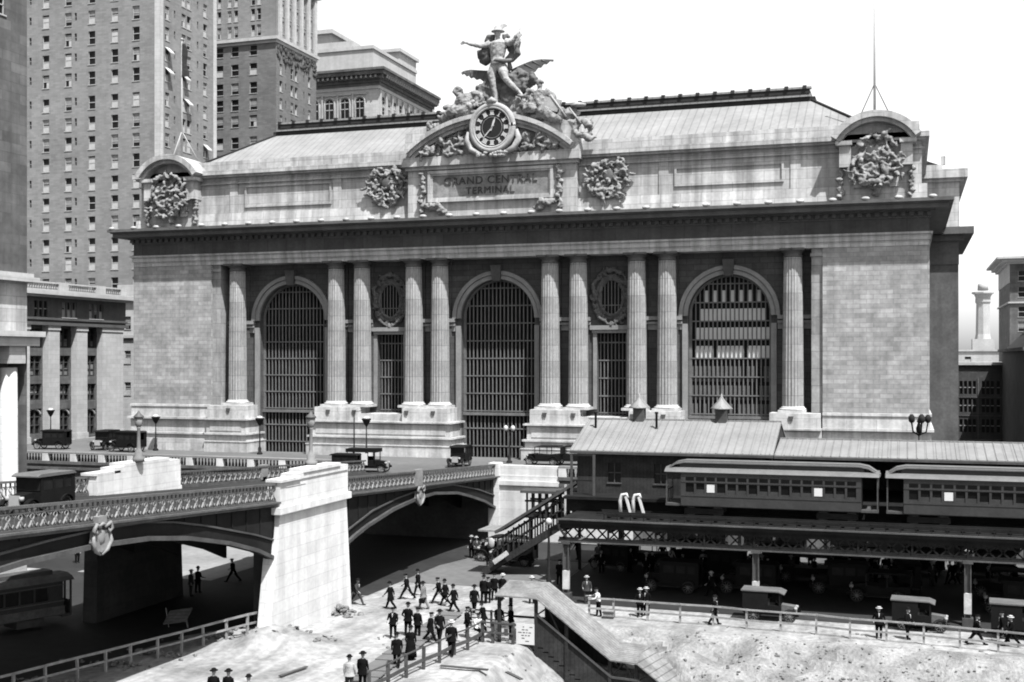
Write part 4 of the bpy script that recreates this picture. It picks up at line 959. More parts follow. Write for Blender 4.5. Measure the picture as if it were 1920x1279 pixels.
mb.quad([(-136, 167.8, 25), (-104.95, 167.8, 25), (-104.95, 167.8, 76), (-136, 167.8, 76)]).quad([(-136, 152.6, 76), (-104.95, 152.6, 76), (-104.95, 167.8, 76), (-136, 167.8, 76)])
mb.build('wall', 'hotel_brick', h1)
put_windows(h1, so_, south(152.6), rnd, 's'); put_windows(h1, ea, east(-104.95), rnd, 'e')
b0 = [(x-.55, x+.55, z-1.9, z) for z in (22.6, 17.5, 12.8) for x in (-110.4, -107.3)]
mb = wall_open(MB(), -136, -104.9, 5.6, 25.0, b0, south(152.3), .35); mb.box(-136, -104.6, 151.8, 153, 24.9, 25.5).box(-105.2, -104.9, 152.3, 167.8, 5.6, 25.0).box(-136, -104.7, 152.0, 153, 19.4, 19.8)
mb.box(-112.0, -105.6, 152.0, 152.3, 25.5, 27.3).build('stone_base', 'pale_stone', h1); put_windows(h1, b0, south(152.3), rnd, 's', 'base_window')
mb = MB()
for z in rz: mb.box(-105.4, -104.9, 152.56, 152.6, z-2.9, z-.9)
mb.box(-105.9, -104.93, 152.55, 152.6, 25.5, 76).box(-104.95, -104.88, 152.55, 153.3, 25.5, 76).box(-104.96, -104.88, 166.9, 167.8, 25.5, 76)
mb.build('quoins', 'pale_stone', h1)
def awning(par, y, z, X=-104.95): MB().prism([(X, y-.6, z), (X+.9, y-.6, z-.85), (X+.9, y-.6, z-1.0), (X, y-.6, z-1.0)][:3]+[(X, y-.6, z-.1)], (0, 1.2, 0)).build('awning', 'awning', par)
for y, k in ((154.4, 3), (154.4, 4), (158.7, 4), (159.4, 5), (164.6, 7), (164.6, 8)): awning(h1, y, rz[k]+.05)
# second tower
h2 = empty('hotel_tower', (-112, 194, 5.6), 'second brick hotel tower with carved cornice and tall pilasters near its top', 'hotel')
zz = [PY(457, v, 187).z for v in (87, 120, 155, 186, 217, 257, 290)]
so_ = [(x-.75, x+.75, z-2.0, z) for z in zz[1:] for x in (-116.3, -113.2, -109.5)]+[(x-.75, x+.75, z-1.7, z) for z in zz[:1] for x in (-116.3, -113.2, -109.5)]
up = [PY(440, v, 187).z for v in (50, 20, -8)]
so2 = [(x-.4, x+.4, z-2.0, z) for z in up for x in (-116.4, -114.3, -113.0, -109.6, -108.4)]
ez = [PX(522, v, -105).z for v in (118, 150, 183, 215)]
ea = [(y-.5, y+.5, z-1.9, z) for z in ez for y in (188.7, 192.7, 194.3, 199.3)]+[(y-.18, y+.18, z-1.3, z-.1) for z in ez for y in (190.4, 197.2)]
ztop = PX(518, 72, -105).z
ea2 = [(y-.45, y+.45, z-2.2, z) for z in (ztop+3.6, ztop+6.6, ztop+9.6) for y in (189.4, 192.0, 194.7, 197.4, 200.0)]
mb = wall_open(MB(), -125, -104.95, 5.6, ztop, so_, south(187), .35); wall_open(mb, 187, 202.0, 5.6, ztop, ea, east(-104.95), .35)
mb.quad([(-125, 187, ztop+14), (-105, 187, ztop+14), (-105, 202, ztop+14), (-125, 202, ztop+14)]).quad([(-125, 202, 5.6), (-104.95, 202, 5.6), (-104.95, 202, ztop+14), (-125, 202, ztop+14)]); mb.build('wall', 'hotel_brick_dark', h2)
mb = wall_open(MB(), -125, -104.95, ztop+.3, ztop+14, so2, south(187.05), .35); wall_open(mb, 187, 202.0, ztop+.3, ztop+14, ea2, east(-105.0), .35); mb.build('upper_wall', 'hotel_brick', h2)
put_windows(h2, so_, south(187), rnd, 's', wts=(6, 2, 2, 4, 1, 2)); put_windows(h2, ea, east(-104.95), rnd, 'e'); put_windows(h2, so2, south(187.05), rnd, 's', 'upper_window'); put_windows(h2, ea2, east(-105.0), rnd, 'e', 'upper_window', (6, 1, 1, 3, 1, 1))
MB().box(-125, -104.5, 186.4, 202.5, ztop-.2, ztop+.35).box(-125, -104.8, 186.8, 202.2, ztop-.7, ztop-.2).box(-125, -104.2, 186.2, 202.7, ztop+11, ztop+11.6).build('belt_course', 'trim_light', h2)
mb = MB()
for y in (188.1, 190.7, 193.3, 196.0, 198.7, 201.3): mb.box(-104.98, -104.55, y-.4, y+.4, ztop+.4, ztop+10.6)
split_build(mb, 'pilaster', 'pale_stone', h2)
mb = MB(); r2 = random.Random(5)
for i in range(90):
    y = 187.3+14.5*r2.random(); z = ztop-.9-r2.random()*2.6; mb.blob((-104.85, y, z), .18, r2.uniform(.2, .5), r2.uniform(.2, .6), jit=.4, lat=4, lon=6)
mb.build('carved_band', 'trim_dark', h2)
mb = MB()
for y in (188.1, 190.7, 193.3, 196.0, 198.7, 201.0): mb.prism([(-105, y-.7, ztop+12), (-105, y+.7, ztop+12), (-105, y, ztop+15)], (.4, 0, 0)).blob((-104.6, y, ztop+12.3), .3, .4, .5, jit=.3)
split_build(mb, 'gablet', 'trim_light', h2)
# third: palazzo with deep cornice
h3 = empty('club_building', (-116, 244, 5.6), 'pale stone block with deep dark-bracketed cornice and tall arched top-floor windows', 'building')
mb = MB().box(-135, -105.0, 230, 259.0, 5.6, 72.9).box(-135, -104.8, 229.8, 259.2, 72.9, 73.6); mb.build('wall', 'pale_stone', h3)
mb = MB()
for i, (o, z0, z1) in enumerate(((.4, 73.6, 74.2), (.8, 74.2, 74.8), (1.4, 74.8, 75.6), (1.9, 75.6, 76.4), (2.2, 76.4, 76.9))): mb.box(-137, -105+o, 230-o, 259+o*.4, z0-.01, z1)
c3 = mb.build('cornice', 'grey_stone', h3); mb = MB(); y = 230
while y < 259: mb.box(-105, -103.0, y, y+.4, 74.9, 75.6); y += 1.1
x = -137
while x < -105: mb.box(x, x+.4, 228.2, 230, 74.9, 75.6); x += 1.1
split_build(mb, 'bracket', 'rail_iron', c3)
MB().box(-134, -107.5, 232.5, 256, 76.9, 82).box(-134, -107.2, 232.2, 256.3, 82, 82.7).box(-125, -113, 234, 250, 82.7, 84.5).build('attic_storey', 'far_stone', h3)
for x in (-119.9, -116.34, -112.72, -109.26):
    mb = MB(); P = [(x-.85, 229.93, 62), (x+.85, 229.93, 62)]+[(x+.85*math.cos(PI*i/10), 229.93, 70.4+.85*math.sin(PI*i/10)) for i in range(11)]
    mb.prism(P, (0, .1, 0)); a = mb.build('arched_window', 'window_glass', h3)
    mb = MB(); P = [(x+1.15*math.cos(PI*i/12), 229.9, 70.4+1.15*math.sin(PI*i/12)) for i in range(13)]; mb.tube([(x+1.15, 229.9, 62)]+P+[(x-1.15, 229.9, 62)], .16, 6); mb.box(x-.04, x+.04, 229.86, 229.92, 62, 71).box(x-.85, x+.85, 229.86, 229.92, 68.9, 69.05).box(x-.85, x+.85, 229.86, 229.92, 70.3, 70.45)
    mb.box(x-1.75, x-1.45, 229.7, 230, 62, 71.9).box(x-1.6, x+1.6, 229.7, 230, 71.9, 72.2); mb.build('window_frame', 'trim_light', a)
for i in range(9):
    y = 232.2+i*3.0
    for z in (71.5, 69.4, 66):
        o = link_mesh('window', win_mesh(1.3, 1.7 if z > 71 else 1.5, (0, 3, 1)[i % 3]), h3, (-104.75, y, z-1.7), (0, 0, R(90)))
mb = MB()
for i in range(10): mb.box(-105, -104.55, 230.4+i*3-.25, 230.4+i*3+.25, 64, 72.6)
split_build(mb, 'window_pier', 'far_stone', h3)
def simple_block(name, lab, X0, X1, Y0, Y1, z0, z1, m, cat='building', caps=.5, wins_s=(), wins_e=(), capm=None):
    t = empty(name, ((X0+X1)/2, (Y0+Y1)/2, z0), lab, cat)
    mb = wall_open(MB(), X0, X1, z0, z1, wins_s, south(Y0), .3); wall_open(mb, Y0, Y1, z0, z1, wins_e, east(X1), .3)
    mb.quad([(X0, Y0, z0), (X0, Y1, z0), (X0, Y1, z1), (X0, Y0, z1)]).quad([(X0, Y1, z0), (X1, Y1, z0), (X1, Y1, z1), (X0, Y1, z1)]).quad([(X0, Y0, z1), (X1, Y0, z1), (X1, Y1, z1), (X0, Y1, z1)])
    mb.build('wall', m, t)
    if caps: bx('parapet', capm or m, X0-caps, X1+caps, Y0-caps, Y1+caps, z1, z1+caps*1.2, t)
    put_windows(t, wins_s, south(Y0), rnd, 's'); put_windows(t, wins_e, east(X1), rnd, 'e')
    return t
simple_block('distant_tower', 'pale distant tower rising behind the second hotel tower', -166, -151.4, 300, 316, 5.6, 106.2, 'far_stone', caps=.9, wins_e=[(y, y+1.2, z, z+2) for y in (303, 308, 313) for z in (98, 92)])
simple_block('distant_tower', 'pale distant tower with two roof windows above the deep cornice', -139.5, -130.9, 300, 312, 5.6, 99.6, 'far_stone', caps=.7, wins_s=[(x, x+1.3, z, z+2.4) for x in (-135.5, -132.8) for z in (92.5, 87.5)])
simple_block('distant_block', 'low pale rooftop storey beside the deep cornice', -132, -120.5, 286, 300, 5.6, 86.5, 'far_stone', caps=.5)
# pilastered building on the west side of the avenue
XB = -105.0
hb = empty('pilastered_building', (XB-8, 133, 5.6), 'low stone office building with giant pilasters and a balustraded roof at left', 'building')
Yp = lambda u: PX(u, 700, XB).y
bays = [(57, 90), (113, 143), (165, 191)]
op = []
for a, b in bays:
    ya, yb = Yp(a), Yp(b)
    for (v0, v1) in ((613, 652), (664, 706), (717, 751), (764, 815)):
        z1 = PX((a+b)/2, v0, XB).z; z0 = PX((a+b)/2, v1, XB).z
        op.append((ya+.1, yb-.1, z0, z1-.2))
mb = wall_open(MB(), 121.5, 144.6, 5.6, 20.8, op, east(XB-.9), .5); mb.quad([(XB-.9, 121.5, 5.6), (XB-30, 121.5, 5.6), (XB-30, 121.5, 25), (XB-.9, 121.5, 25)]).quad([(XB-.9, 144.6, 5.6), (XB-30, 144.6, 5.6), (XB-30, 144.6, 25), (XB-.9, 144.6, 25)]).build('wall', 'grey_stone', hb)
for k, (a0, a1, z0, z1) in enumerate(op):
    mb = MB().box(XB-1.5, XB-1.38, a0, a1, z0, z1, 0); n = 3
    for i in range(n+1):
        y = a0+(a1-a0)*i/n; mb.box(XB-1.38, XB-1.15, y-.09, y+.09, z0, z1, 1)
    for f in (.0, .33, .66, .97): mb.box(XB-1.38, XB-1.2, a0, a1, z0+(z1-z0)*f, z0+(z1-z0)*f+.1, 1)
    if k % 4 in (0, 1):
        for i in range(n):
            if rnd.random() < .8: mb.box(XB-1.4, XB-1.3, a0+(a1-a0)*i/n+.15, a0+(a1-a0)*(i+1)/n-.15, z0+.2, z0+(z1-z0)*rnd.uniform(.3, .8), 2)
    if k % 4 == 2: mb.box(XB-1.4, XB-1.3, a0+.4, a1-.5, z0+.9, z1-.3, 2)
    if k % 4 == 3:
        P = [(XB-1.1, a0+(a1-a0)*(.5-.5*math.cos(PI*i/10)), z1-.9+.9*math.sin(PI*i/10)) for i in range(11)]; mb.tube(P, .14, 6, 3); mb.box(XB-1.3, XB-1.0, a0, a1, z1+.02, z1+.25, 3)
    mb.build('shop_window' if k % 4 == 3 else 'bay_window', ['window_glass', 'trim_dark', 'blind_mid', 'trim_light'], hb)
for a, b in ((36, 56), (91, 112), (144, 164), (192, 231)):
    ya, yb = Yp(a), min(Yp(b), 144.6); MB().box(XB-1, XB, ya, yb, 5.6, 20.6).box(XB-1, XB+.12, ya-.1, yb+.1, 5.6, 6.4).box(XB-1, XB+.1, ya-.1, yb+.1, 20.0, 20.6).build('pilaster', 'pale_stone', hb)
zf = 21.0
aop = []
for a, b in ((65, 92), (117, 146), (168, 196)):
    ya, yb = Yp(a), Yp(b); n = 3
    for i in range(n): aop.append((ya+(yb-ya)*i/n+.12, ya+(yb-ya)*(i+1)/n-.12, 21.7, 23.7))
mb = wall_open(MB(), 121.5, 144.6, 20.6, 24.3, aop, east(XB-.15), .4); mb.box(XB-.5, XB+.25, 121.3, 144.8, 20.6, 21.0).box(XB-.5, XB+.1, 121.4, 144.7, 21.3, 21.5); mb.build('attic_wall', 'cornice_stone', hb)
put_windows(hb, aop, east(XB-.15), rnd, 'e', 'attic_window', (2, 5, 3, 2, 1, 1))
MB().box(XB-30, XB+1.0, 120.6, 145.6, 24.5, 25.0).box(XB-30, XB+.5, 121.1, 145.1, 24.2, 24.51).build('cornice', 'pale_stone', hb)
mb = MB()
mb.box(XB-.5, XB-.1, 121.5, 144.7, 25.0, 25.25).box(XB-.55, XB-.05, 121.5, 144.7, 26.0, 26.2); y = 121.7
while y < 144.6: mb.lathe((XB-.3, y, 25.24), [(.1, 0), (.14, .25), (.07, .77)], 6); y += .45
for y0, y1 in ((121.5, 123), (130.4, 132.2), (138, 140), (143.4, 144.7)): mb.box(XB-.6, XB, y0, y1, 25.0, 26.25)
mb.build('balustrade', 'pale_stone', hb)
# near masonry block at far left
XA = -63.0
ha = empty('masonry_block', (XA-10, 50, 0), 'dark rusticated masonry block with pale column at the left edge', 'building')
op = [(a, a+1.6, z, z+3.2) for a in (65.5, 69.5) for z in (26, 31.5, 37)]+[(71.3, 72.3, 41.5, 43)]
mb = wall_open(MB(), 15, 74.6, 22.6, 62, op, east(XA), .5); mb.quad([(XA, 74.6, 0), (XA-30, 74.6, 0), (XA-30, 74.6, 62), (XA, 74.6, 62)]).quad([(XA, 15, 62), (XA, 74.6, 62), (XA-30, 74.6, 62), (XA-30, 15, 62)]).build('upper_wall', 'grey_stone', ha)
put_windows(ha, op, east(XA), rnd, 'e', wts=(6, 1, 1, 1, 1, 1))
MB().box(XA-1, XA, 15, 74.6, 18.3, 22.0).build('belt_wall', 'attic_stone', ha)
MB().box(XA-1, XA+.7, 14, 75.2, 22.0, 22.35).box(XA-1, XA+.4, 14.5, 74.9, 22.34, 22.65).box(XA-1, XA+.9, 14, 75.6, 17.9, 18.3).box(XA-1, XA+.6, 14.5, 75.3, 17.2, 17.91).build('ledge', 'pale_stone', ha)
MB().box(XA-4, XA-1.4, 15, 74.2, 0, 17.3).build('lower_wall', 'grey_stone', ha)
for y in (73.2, 68.0):
    mb = MB().lathe((XA-.5, y, 1.2), [(.85, 0), (.8, .5), (.72, 1), (.62, 14.4)], 24); mb.box(XA-1.5, XA+.4, y-.9, y+.9, 0, 1.2).box(XA-1.4, XA+.35, y-.85, y+.85, 15.9, 17.2); mb.build('column', 'pale_stone', ha)
for z in (3, 8.5, 13.0): MB().box(XA-1.4, XA-1.3, 69.6, 71.6, z, z+3.5, 0).box(XA-1.3, XA-1.25, 70.5, 70.7, z, z+3.5, 1).box(XA-1.4, XA-1.0, 69.3, 71.9, z-.3, z, 1).build('lower_window', ['window_glass', 'pale_stone'], ha)
# right-hand side
t = simple_block('warehouse_block', 'low dark brick block with pale window panes right of the terminal', 5.8, 13.4, 185, 200, 0, 15.4, 'trim_dark', caps=.35, capm='pale_stone',
    wins_s=[(x, x+.42, z, z+1.9) for z in (11.2, 8.6, 5.7) for x in (7.2, 7.8, 8.4, 9.0, 10.2, 10.8, 11.4, 12.2)])
MB().box(6.5, 12.8, 184.9, 185, 4.6, 4.75).box(9.65, 9.75, 184.9, 185, 4.6, 13.6).box(6.6, 12.8, 184.9, 185, 10.7, 10.8).box(6.6, 12.8, 184.9, 185, 8.05, 8.15).build('trim', 'grey_stone', t)
t = empty('brick_building', (20, 165, 0), 'dark brick building with sloping pale eave at the right edge', 'building')
MB().box(12.9, 30, 146, 184.9, 0, 17.2).box(15, 30, 150, 176, 17.2, 20.5).build('wall', 'trim_dark', t)
MB().box(12.3, 30, 145.4, 185, 17.2, 17.6).build('eave', 'grey_stone', t); MB().prism([(12.9, 150, 17.6), (16, 150, 20.9), (30, 150, 22), (30, 150, 17.6)], (0, 28, 0)).build('roof', 'roof_dark', t)
t = empty('office_tower', (28, 265, 0), 'grey office tower with a wide projecting cornice at the far right', 'building')
op = [(x, x+1.3, z, z+1.9) for z in (31.3, 28.2, 24.4, 21.6, 18.6) for x in (20.3, 23.0)]
mb = wall_open(MB(), 18.8, 40, 0, 34.6, op, south(250), .4); mb.quad([(18.8, 250, 0), (18.8, 279, 0), (18.8, 279, 34.6), (18.8, 250, 34.6)]).build('wall', 'grey_stone', t)
put_windows(t, op, south(250), rnd, 's', wts=(6, 1, 1, 2, 0, 0)); MB().box(18.7, 18.8, 250, 279, 31, 34.6).box(18.5, 40, 249.7, 250, 27.0, 27.3).box(18.45, 18.8, 250, 279, 27.0, 27.3).build('belt', 'pale_stone', t)
mb = MB()
for o, a, b in ((.6, 34.6, 35.0), (1.4, 35.0, 35.5), (2.4, 35.5, 35.9)): mb.box(18.8-o, 42, 250-o, 281, a-.01, b)
mb.build('cornice', 'pale_stone', t)
p = PY(1843, 660, 400); t = empty('chimney_tower', (p.x, 400, 14), 'slender pale tower like a tall chimney standing on the skyline', 'tower')
b = Vector((p.x, 400, 0))
MB().box(b.x-4.2, b.x+4.2, 396, 404, 12, 19).box(b.x-3.2, b.x+3.2, 397, 403, 19, 22.5).box(b.x-3.6, b.x+3.6, 396.6, 403.4, 18.7, 19.2).build('pedestal', 'far_stone', t)
mb = MB().lathe(b, [(2.4, 22.5), (2.1, 24), (1.95, 33.4), (2.3, 34), (2.2, 35.4), (2.6, 36.3), (3.3, 36.6), (3.3, 37.1), (2.4, 37.2)], 8, sm=False); mb.build('shaft', 'far_stone', t); MB().lathe(b, [(1.6, 37.6), (1.5, 39.6), (.6, 40)], 10).build('cap', 'far_stone', t)
simple_block('distant_block', 'low pale building on the skyline beside the slender tower', 5, 34, 380, 395, 0, 18.6, 'far_stone', caps=.4, wins_s=[(16.2, 18, 15.5, 17)])
# ================================================================= ELEVATED RAILWAY
EY0, EY1 = 77.7, 95.0; EX0, EX1 = -22.3, 44.0; DZ = 5.45
el = empty('elevated_railway', (0, 86, 0), 'dark iron elevated railway with lattice girders on square columns over the street', 'elevated railway')
MB().box(EX0, EX1, EY0, EY1, DZ-.25, DZ).build('deck', 'el_steel', el)
colx = [-21.8, -9.2, 3.5, 16.3, 29, 41.5]
for x in colx:
    for y in (EY0+.35, EY1-.6):
        mb = MB().box(x-.2, x+.2, y-.04, y+.04, .5, 4.0).box(x-.2, x-.14, y-.2, y+.2, .5, 4.0).box(x+.14, x+.2, y-.2, y+.2, .5, 4.0).box(x-.32, x+.32, y-.32, y+.32, 0, .5).box(x-.3, x+.3, y-.3, y+.3, 3.8, 4.0)
        cc_ = mb.build('column', 'el_edge', el)
        if y < 80: MB().box(x-.215, x+.215, y-.215, y+.06, .75, 2.0).build('painted_band', 'column_paint', cc_)
for y, nm in ((EY0+.3, 's'), (86.5, 'm'), (EY1-.5, 'n')):
    mb = MB()
    mb.box(EX0, EX1, y-.18, y+.18, DZ-.35, DZ-.05).box(EX0, EX1, y-.18, y+.18, 3.95, 4.1).box(EX0, EX1, y-.03, y+.03, DZ-.6, DZ-.3).box(EX0, EX1, y-.03, y+.03, 4.1, 4.25)
    x = EX0+.2; k = 0
    while x < EX1-.9:
        mb.beam((x, y, 4.15), (x+.8, y, DZ-.5), .07, .1).beam((x+.8, y, 4.15), (x, y, DZ-.5), .07, .1); x += .8; k += 1
        if k % 4 == 0: mb.box(x-.06, x+.06, y-.08, y+.08, 4.1, DZ-.4)
    g_ = mb.build('lattice_girder', 'el_steel', el)
    if nm == 's': MB().box(EX0-.02, EX1, y-.42, y-.18, DZ-.02, DZ+.07).box(EX0-.02, EX1, y-.22, y-.17, 3.93, 4.03).build('edge_board', 'el_edge', g_)
for x in [EX0+.3+i*3.15 for i in range(21)]:
    mb = MB().box(x-.12, x+.12, EY0+.5, EY1-.6, 4.6, DZ-.25); mb.build('cross_beam', 'el_steel', el)
# curved knee brackets at the left corner
mb = MB()
for y in (EY0+.3,):
    mb.tube([(-21.8, y, 3.1), (-21.4, y, 3.8), (-20.5, y, 4.3)], .07, 5).tube([(-21.8, y, 4.2), (-22.3, y-.1, 4.9), (-22.2, y-.1, 5.4)], .09, 5)
mb.build('bracket', 'el_edge', el)
mb = MB()
for y in (80.4, 81.9): mb.box(EX0+2, EX1, y-.05, y+.05, DZ+.1, DZ+.25)
mb.box(EX0+3, EX1, 79.2, 79.3, DZ+.1, DZ+.45).box(EX0+3, EX1, 78.3, 78.4, DZ+.35, DZ+.45)
x = EX0+3
while x < EX1: mb.box(x, x+.2, 79.3, 82.8, DZ, DZ+.1).box(x, x+.06, 78.3, 78.36, DZ, DZ+.4); x += .9
mb.build('track', 'el_steel', el)
# white buffer stop
t = empty('buffer_stop', (-18.1, 80.6, DZ), 'white painted buffer stop of two curved posts at the end of the elevated track', 'buffer stop')
for x in (-18.6, -17.7):
    MB().tube([(x, 80.4, DZ), (x-.05, 80.4, DZ+1.1), (x+.08, 80.4, DZ+1.5), (x+.4, 80.4, DZ+1.55), (x+.5, 80.4, DZ+1.3)], [.13, .12, .11, .1, .08], 8).build('post', 'white_paint', t)
    MB().beam((x+.35, 80.4, DZ+1.4), (x+.75, 80.4, DZ+.05), .16, .16).build('brace', 'white_paint', t)
MB().box(-18.8, -16.9, 80.25, 80.55, DZ, DZ+.16).build('sill', 'white_paint', t)
# station house and canopy
st = empty('elevated_station', (-16, 88, DZ), 'dark wooden elevated station with long pale tin roofs beside the train', 'station')
MB().box(EX0-.9, EX1, 83.0, EY1, DZ-.1, 6.5).box(EX0-.9, -15, 82.2, 83.0, 6.3, 6.5).build('platform', 'el_steel', st)
sop = [(x, x+.95, 7.3, 8.7) for x in (-20.6, -17.2, -12.8)]
mb = wall_open(MB(), -22.9, -8.9, 6.5, 9.5, sop, south(84.9), .15); wall_open(mb, 84.9, 94.6, 6.5, 9.5, [], east(-8.9), .1)
mb.quad([(-22.9, 84.9, 6.5), (-22.9, 94.6, 6.5), (-22.9, 94.6, 9.6), (-22.9, 84.9, 9.6)]).quad([(-22.9, 94.6, 6.5), (-8.9, 94.6, 6.5), (-8.9, 94.6, 9.5), (-22.9, 94.6, 9.5)]).build('wall', 'wood_dark', st)
for (a, b, c_, d_) in sop:
    w_ = MB().box(a, b, 85.05, 85.1, c_, d_).build('window', 'window_glass', st); MB().box(a-.08, b+.08, 84.82, 84.9, c_-.1, c_).box((a+b)/2-.03, (a+b)/2+.03, 84.97, 85.04, c_, d_).box(a, b, 84.97, 85.04, (c_+d_)/2-.03, (c_+d_)/2+.03).build('frame', 'trim_dark', w_)
for x in (-22.85, -21.2): MB().box(x-.08, x+.08, 83.1, 83.25, 6.5, 9.4).build('porch_post', 'trim_dark', st)
MB().box(-22.9, -21.2, 83.12, 83.22, 7.5, 7.6).box(-22.9, -21.2, 83.12, 83.22, 9.3, 9.45).build('porch_rail', 'el_steel', st)
def gable(x0, x1, ye, ze, yr, zr, yn, name, m, par, th=.12):
    mb = MB().prism([(x0, ye, ze), (x0, yr, zr), (x0, yr, zr+th), (x0, ye, ze+th)], (x1-x0, 0, 0)).prism([(x0, yn, ze), (x0, yr, zr), (x0, yr, zr+th), (x0, yn, ze+th)], (x1-x0, 0, 0))
    o = mb.build(name, m, par)
    x = x0+.05; mb = MB()
    while x < x1: mb.beam((x, ye, ze+th+.02), (x, yr, zr+th+.02), .05, .05); x += .62
    mb.box(x0, x1, yr-.1, yr+.1, zr+th-.02, zr+th+.08); mb.build('seams', m, o)
    MB().box(x0, x1, ye-.03, ye+.03, ze-.12, ze+.05).build('eave_board', 'trim_dark', o); return o
ro1 = gable(-23.3, -8.75, 84.3, 9.5, 89.8, 11.5, 95.2, 'roof', 'tin_roof', st)
MB().prism([(-8.9, 84.9, 9.5), (-8.9, 89.8, 11.4), (-8.9, 94.6, 9.5)], (.08, 0, 0)).prism([(-22.98, 84.9, 9.5), (-22.98, 89.8, 11.4), (-22.98, 94.6, 9.5)], (.08, 0, 0)).build('gable_wall', 'wood_dark', st)
ro2 = gable(-8.7, 46, 84.3, 9.48, 88.6, 10.35, 94, 'canopy_roof', 'tin_roof', st)
for x in range(-6, 45, 4): MB().box(x-.08, x+.08, 88.5, 88.66, 6.5, 10.3).beam((x, 88.58, 9.4), (x, 86.2, 9.75), .06, .08).build('canopy_post', 'el_steel', st)
MB().box(-8.8, 45, 93.2, 93.3, 6.5, 9.4).build('back_screen', 'wood_dark', st)
for u, ridge in ((1199, 785), (1353, 790)):
    p = PY(u, ridge, 89.8); mb = MB().box(p.x-.42, p.x+.42, 89.4, 90.2, 11.35, 12.55); v_ = mb.build('vent_shaft', 'trim_dark', st)
    MB().lathe((p.x, 89.8, 12.5), [(.85, 0), (.8, .08), (.3, .6), (.08, .95), (.04, 1.15)], 4).build('vent_cap', 'tin_roof', v_)
for u, v in ((1117, 810), (1231, 805)):
    p = PY(u, v, 88.2); MB().lathe((p.x, 88.2, 10.9), [(.09, -.1), (.09, 1.25), (.13, 1.26), (.13, 1.4)], 8).build('stovepipe', 'lamp_iron', st)
# elevated train
def rail_car(name, label, posters):
    L, W = 13.9, 2.5; t = empty(name, (0, 0, 0), label, 'train car', 'elevated train cars at the platform')
    x0, x1 = -L/2+1.15, L/2-1.15
    wn = 16; sp = (x1-x0-.5)/wn; op = []
    for i in range(wn): a = x0+.25+i*sp; op.append((a+.07, a+sp-.07, 1.55, 2.25)); 
    mb = wall_open(MB(), x0, x1, .75, 3.0, op, lambda a, z, d: Vector((a, -W/2+d, z)), .08); wall_open(mb, x0, x1, .75, 3.0, op, lambda a, z, d: Vector((a, W/2-d, z)), .08)
    mb.quad([(x0, -W/2, .75), (x0, W/2, .75), (x0, W/2, 3), (x0, -W/2, 3)]).quad([(x1, -W/2, .75), (x1, W/2, .75), (x1, W/2, 3), (x1, -W/2, 3)]).box(x0, x1, -W/2+.05, W/2-.05, .7, .9)
    mb.box(x0, x1, -W/2-.03, -W/2, 1.38, 1.44).box(x0, x1, -W/2-.03, -W/2, 2.3, 2.34).box(x0, x1, -W/2-.03, -W/2, 2.72, 2.76)
    mb.build('body', 'car_body', t)
    for i, (a, b, c_, d_) in enumerate(op):
        w_ = MB().box(a, b, -W/2+.08, -W/2+.1, c_, d_).build('window', 'glass_dark', t)
        MB().box(a, b, -W/2+.05, -W/2+.07, c_, c_+(.28 if i % 3 else .1)).box(a, b, -W/2-.01, -W/2+.02, 2.42, 2.66, 1).build('sash', ['car_body', 'glass_dark'], w_)
        if i in posters: MB().box(a+.02, b-.02, -W/2+.02, -W/2+.04, c_+.1, d_-.06).build('card', 'white_card', t)
    # roof: eave roof and clerestory with turned-down ends
    mb = MB(); n = 10
    R_ = [(-W/2-.12, 2.98), (-W/2+.1, 3.12), (-.75, 3.26), (.75, 3.26), (W/2-.1, 3.12), (W/2+.12, 2.98)]
    mb.prism([(-L/2+.35, y, z) for y, z in R_], (L-.7, 0, 0)); 
    for s in (-1, 1): mb.prism([(s*(L/2-.35), y, z) for y, z in R_]+[], (s*.3, 0, 0))
    mb.build('roof', 'car_roof', t)
    mb = MB().box(-L/2+1.0, L/2-1.0, -.72, .72, 3.2, 3.55); mb.build('clerestory', 'car_body', t)
    P = [(-L/2, 3.02), (-L/2+.25, 3.2), (-L/2+.7, 3.5), (-L/2+1.3, 3.62), (L/2-1.3, 3.62), (L/2-.7, 3.5), (L/2-.25, 3.2), (L/2, 3.02)]
    mb = MB()
    for (xa, za), (xb, zb) in zip(P[:-1], P[1:]): mb.prism([(xa, -.9, za-.06), (xb, -.9, zb-.06), (xb, -.9, zb+.02), (xa, -.9, za+.02)], (0, 1.8, 0)).prism([(xa, -.55, za+.02), (xb, -.55, zb+.02), (xb, -.55, zb+.1), (xa, -.55, za+.1)], (0, 1.1, 0))
    mb.build('upper_roof', 'car_roof', t)
    for s in (-1, 1):
        mb = MB().box(s*(L/2-1.15), s*(L/2-.1), -W/2+.1, W/2-.1, .7, .85); 
        for y in (-W/2+.15, W/2-.15, -.4, .4): mb.box(s*(L/2-.2), s*(L/2-.12), y-.04, y+.04, .85, 3.0 if abs(y) > 1 else 1.8)
        mb.box(s*(L/2-.2), s*(L/2-.14), -W/2+.15, W/2-.15, 1.7, 1.78); mb.box(s*(L/2-1.16), s*(L/2-1.12), -.4, .4, .9, 2.8); mb.build('end_platform', 'trim_dark', t)
        tr = MB().box(s*3.0, s*5.6, -1.05, -.95, .2, .55).box(s*3.0, s*5.6, .95, 1.05, .2, .55).build('truck', 'el_steel', t)
        for wx in (3.4, 5.2):
            mb = MB()
            for y in (-.85, .85):
                mb.prism([(s*wx+.36*math.cos(a*PI/8), y-.05, .36+.36*math.sin(a*PI/8)) for a in range(16)], (0, .1, 0))
            mb.build('wheel_set', 'trim_dark', tr)
    return t
c1 = rail_car('train_car', 'elevated train car with two white cards in its windows, left of the pair', (2, 12))
c1.location = ((-15.5-1.65)/2, 81.15, DZ+.25)
c2 = rail_car('train_car', 'elevated train car with one white card, running out of frame at right', (3,))
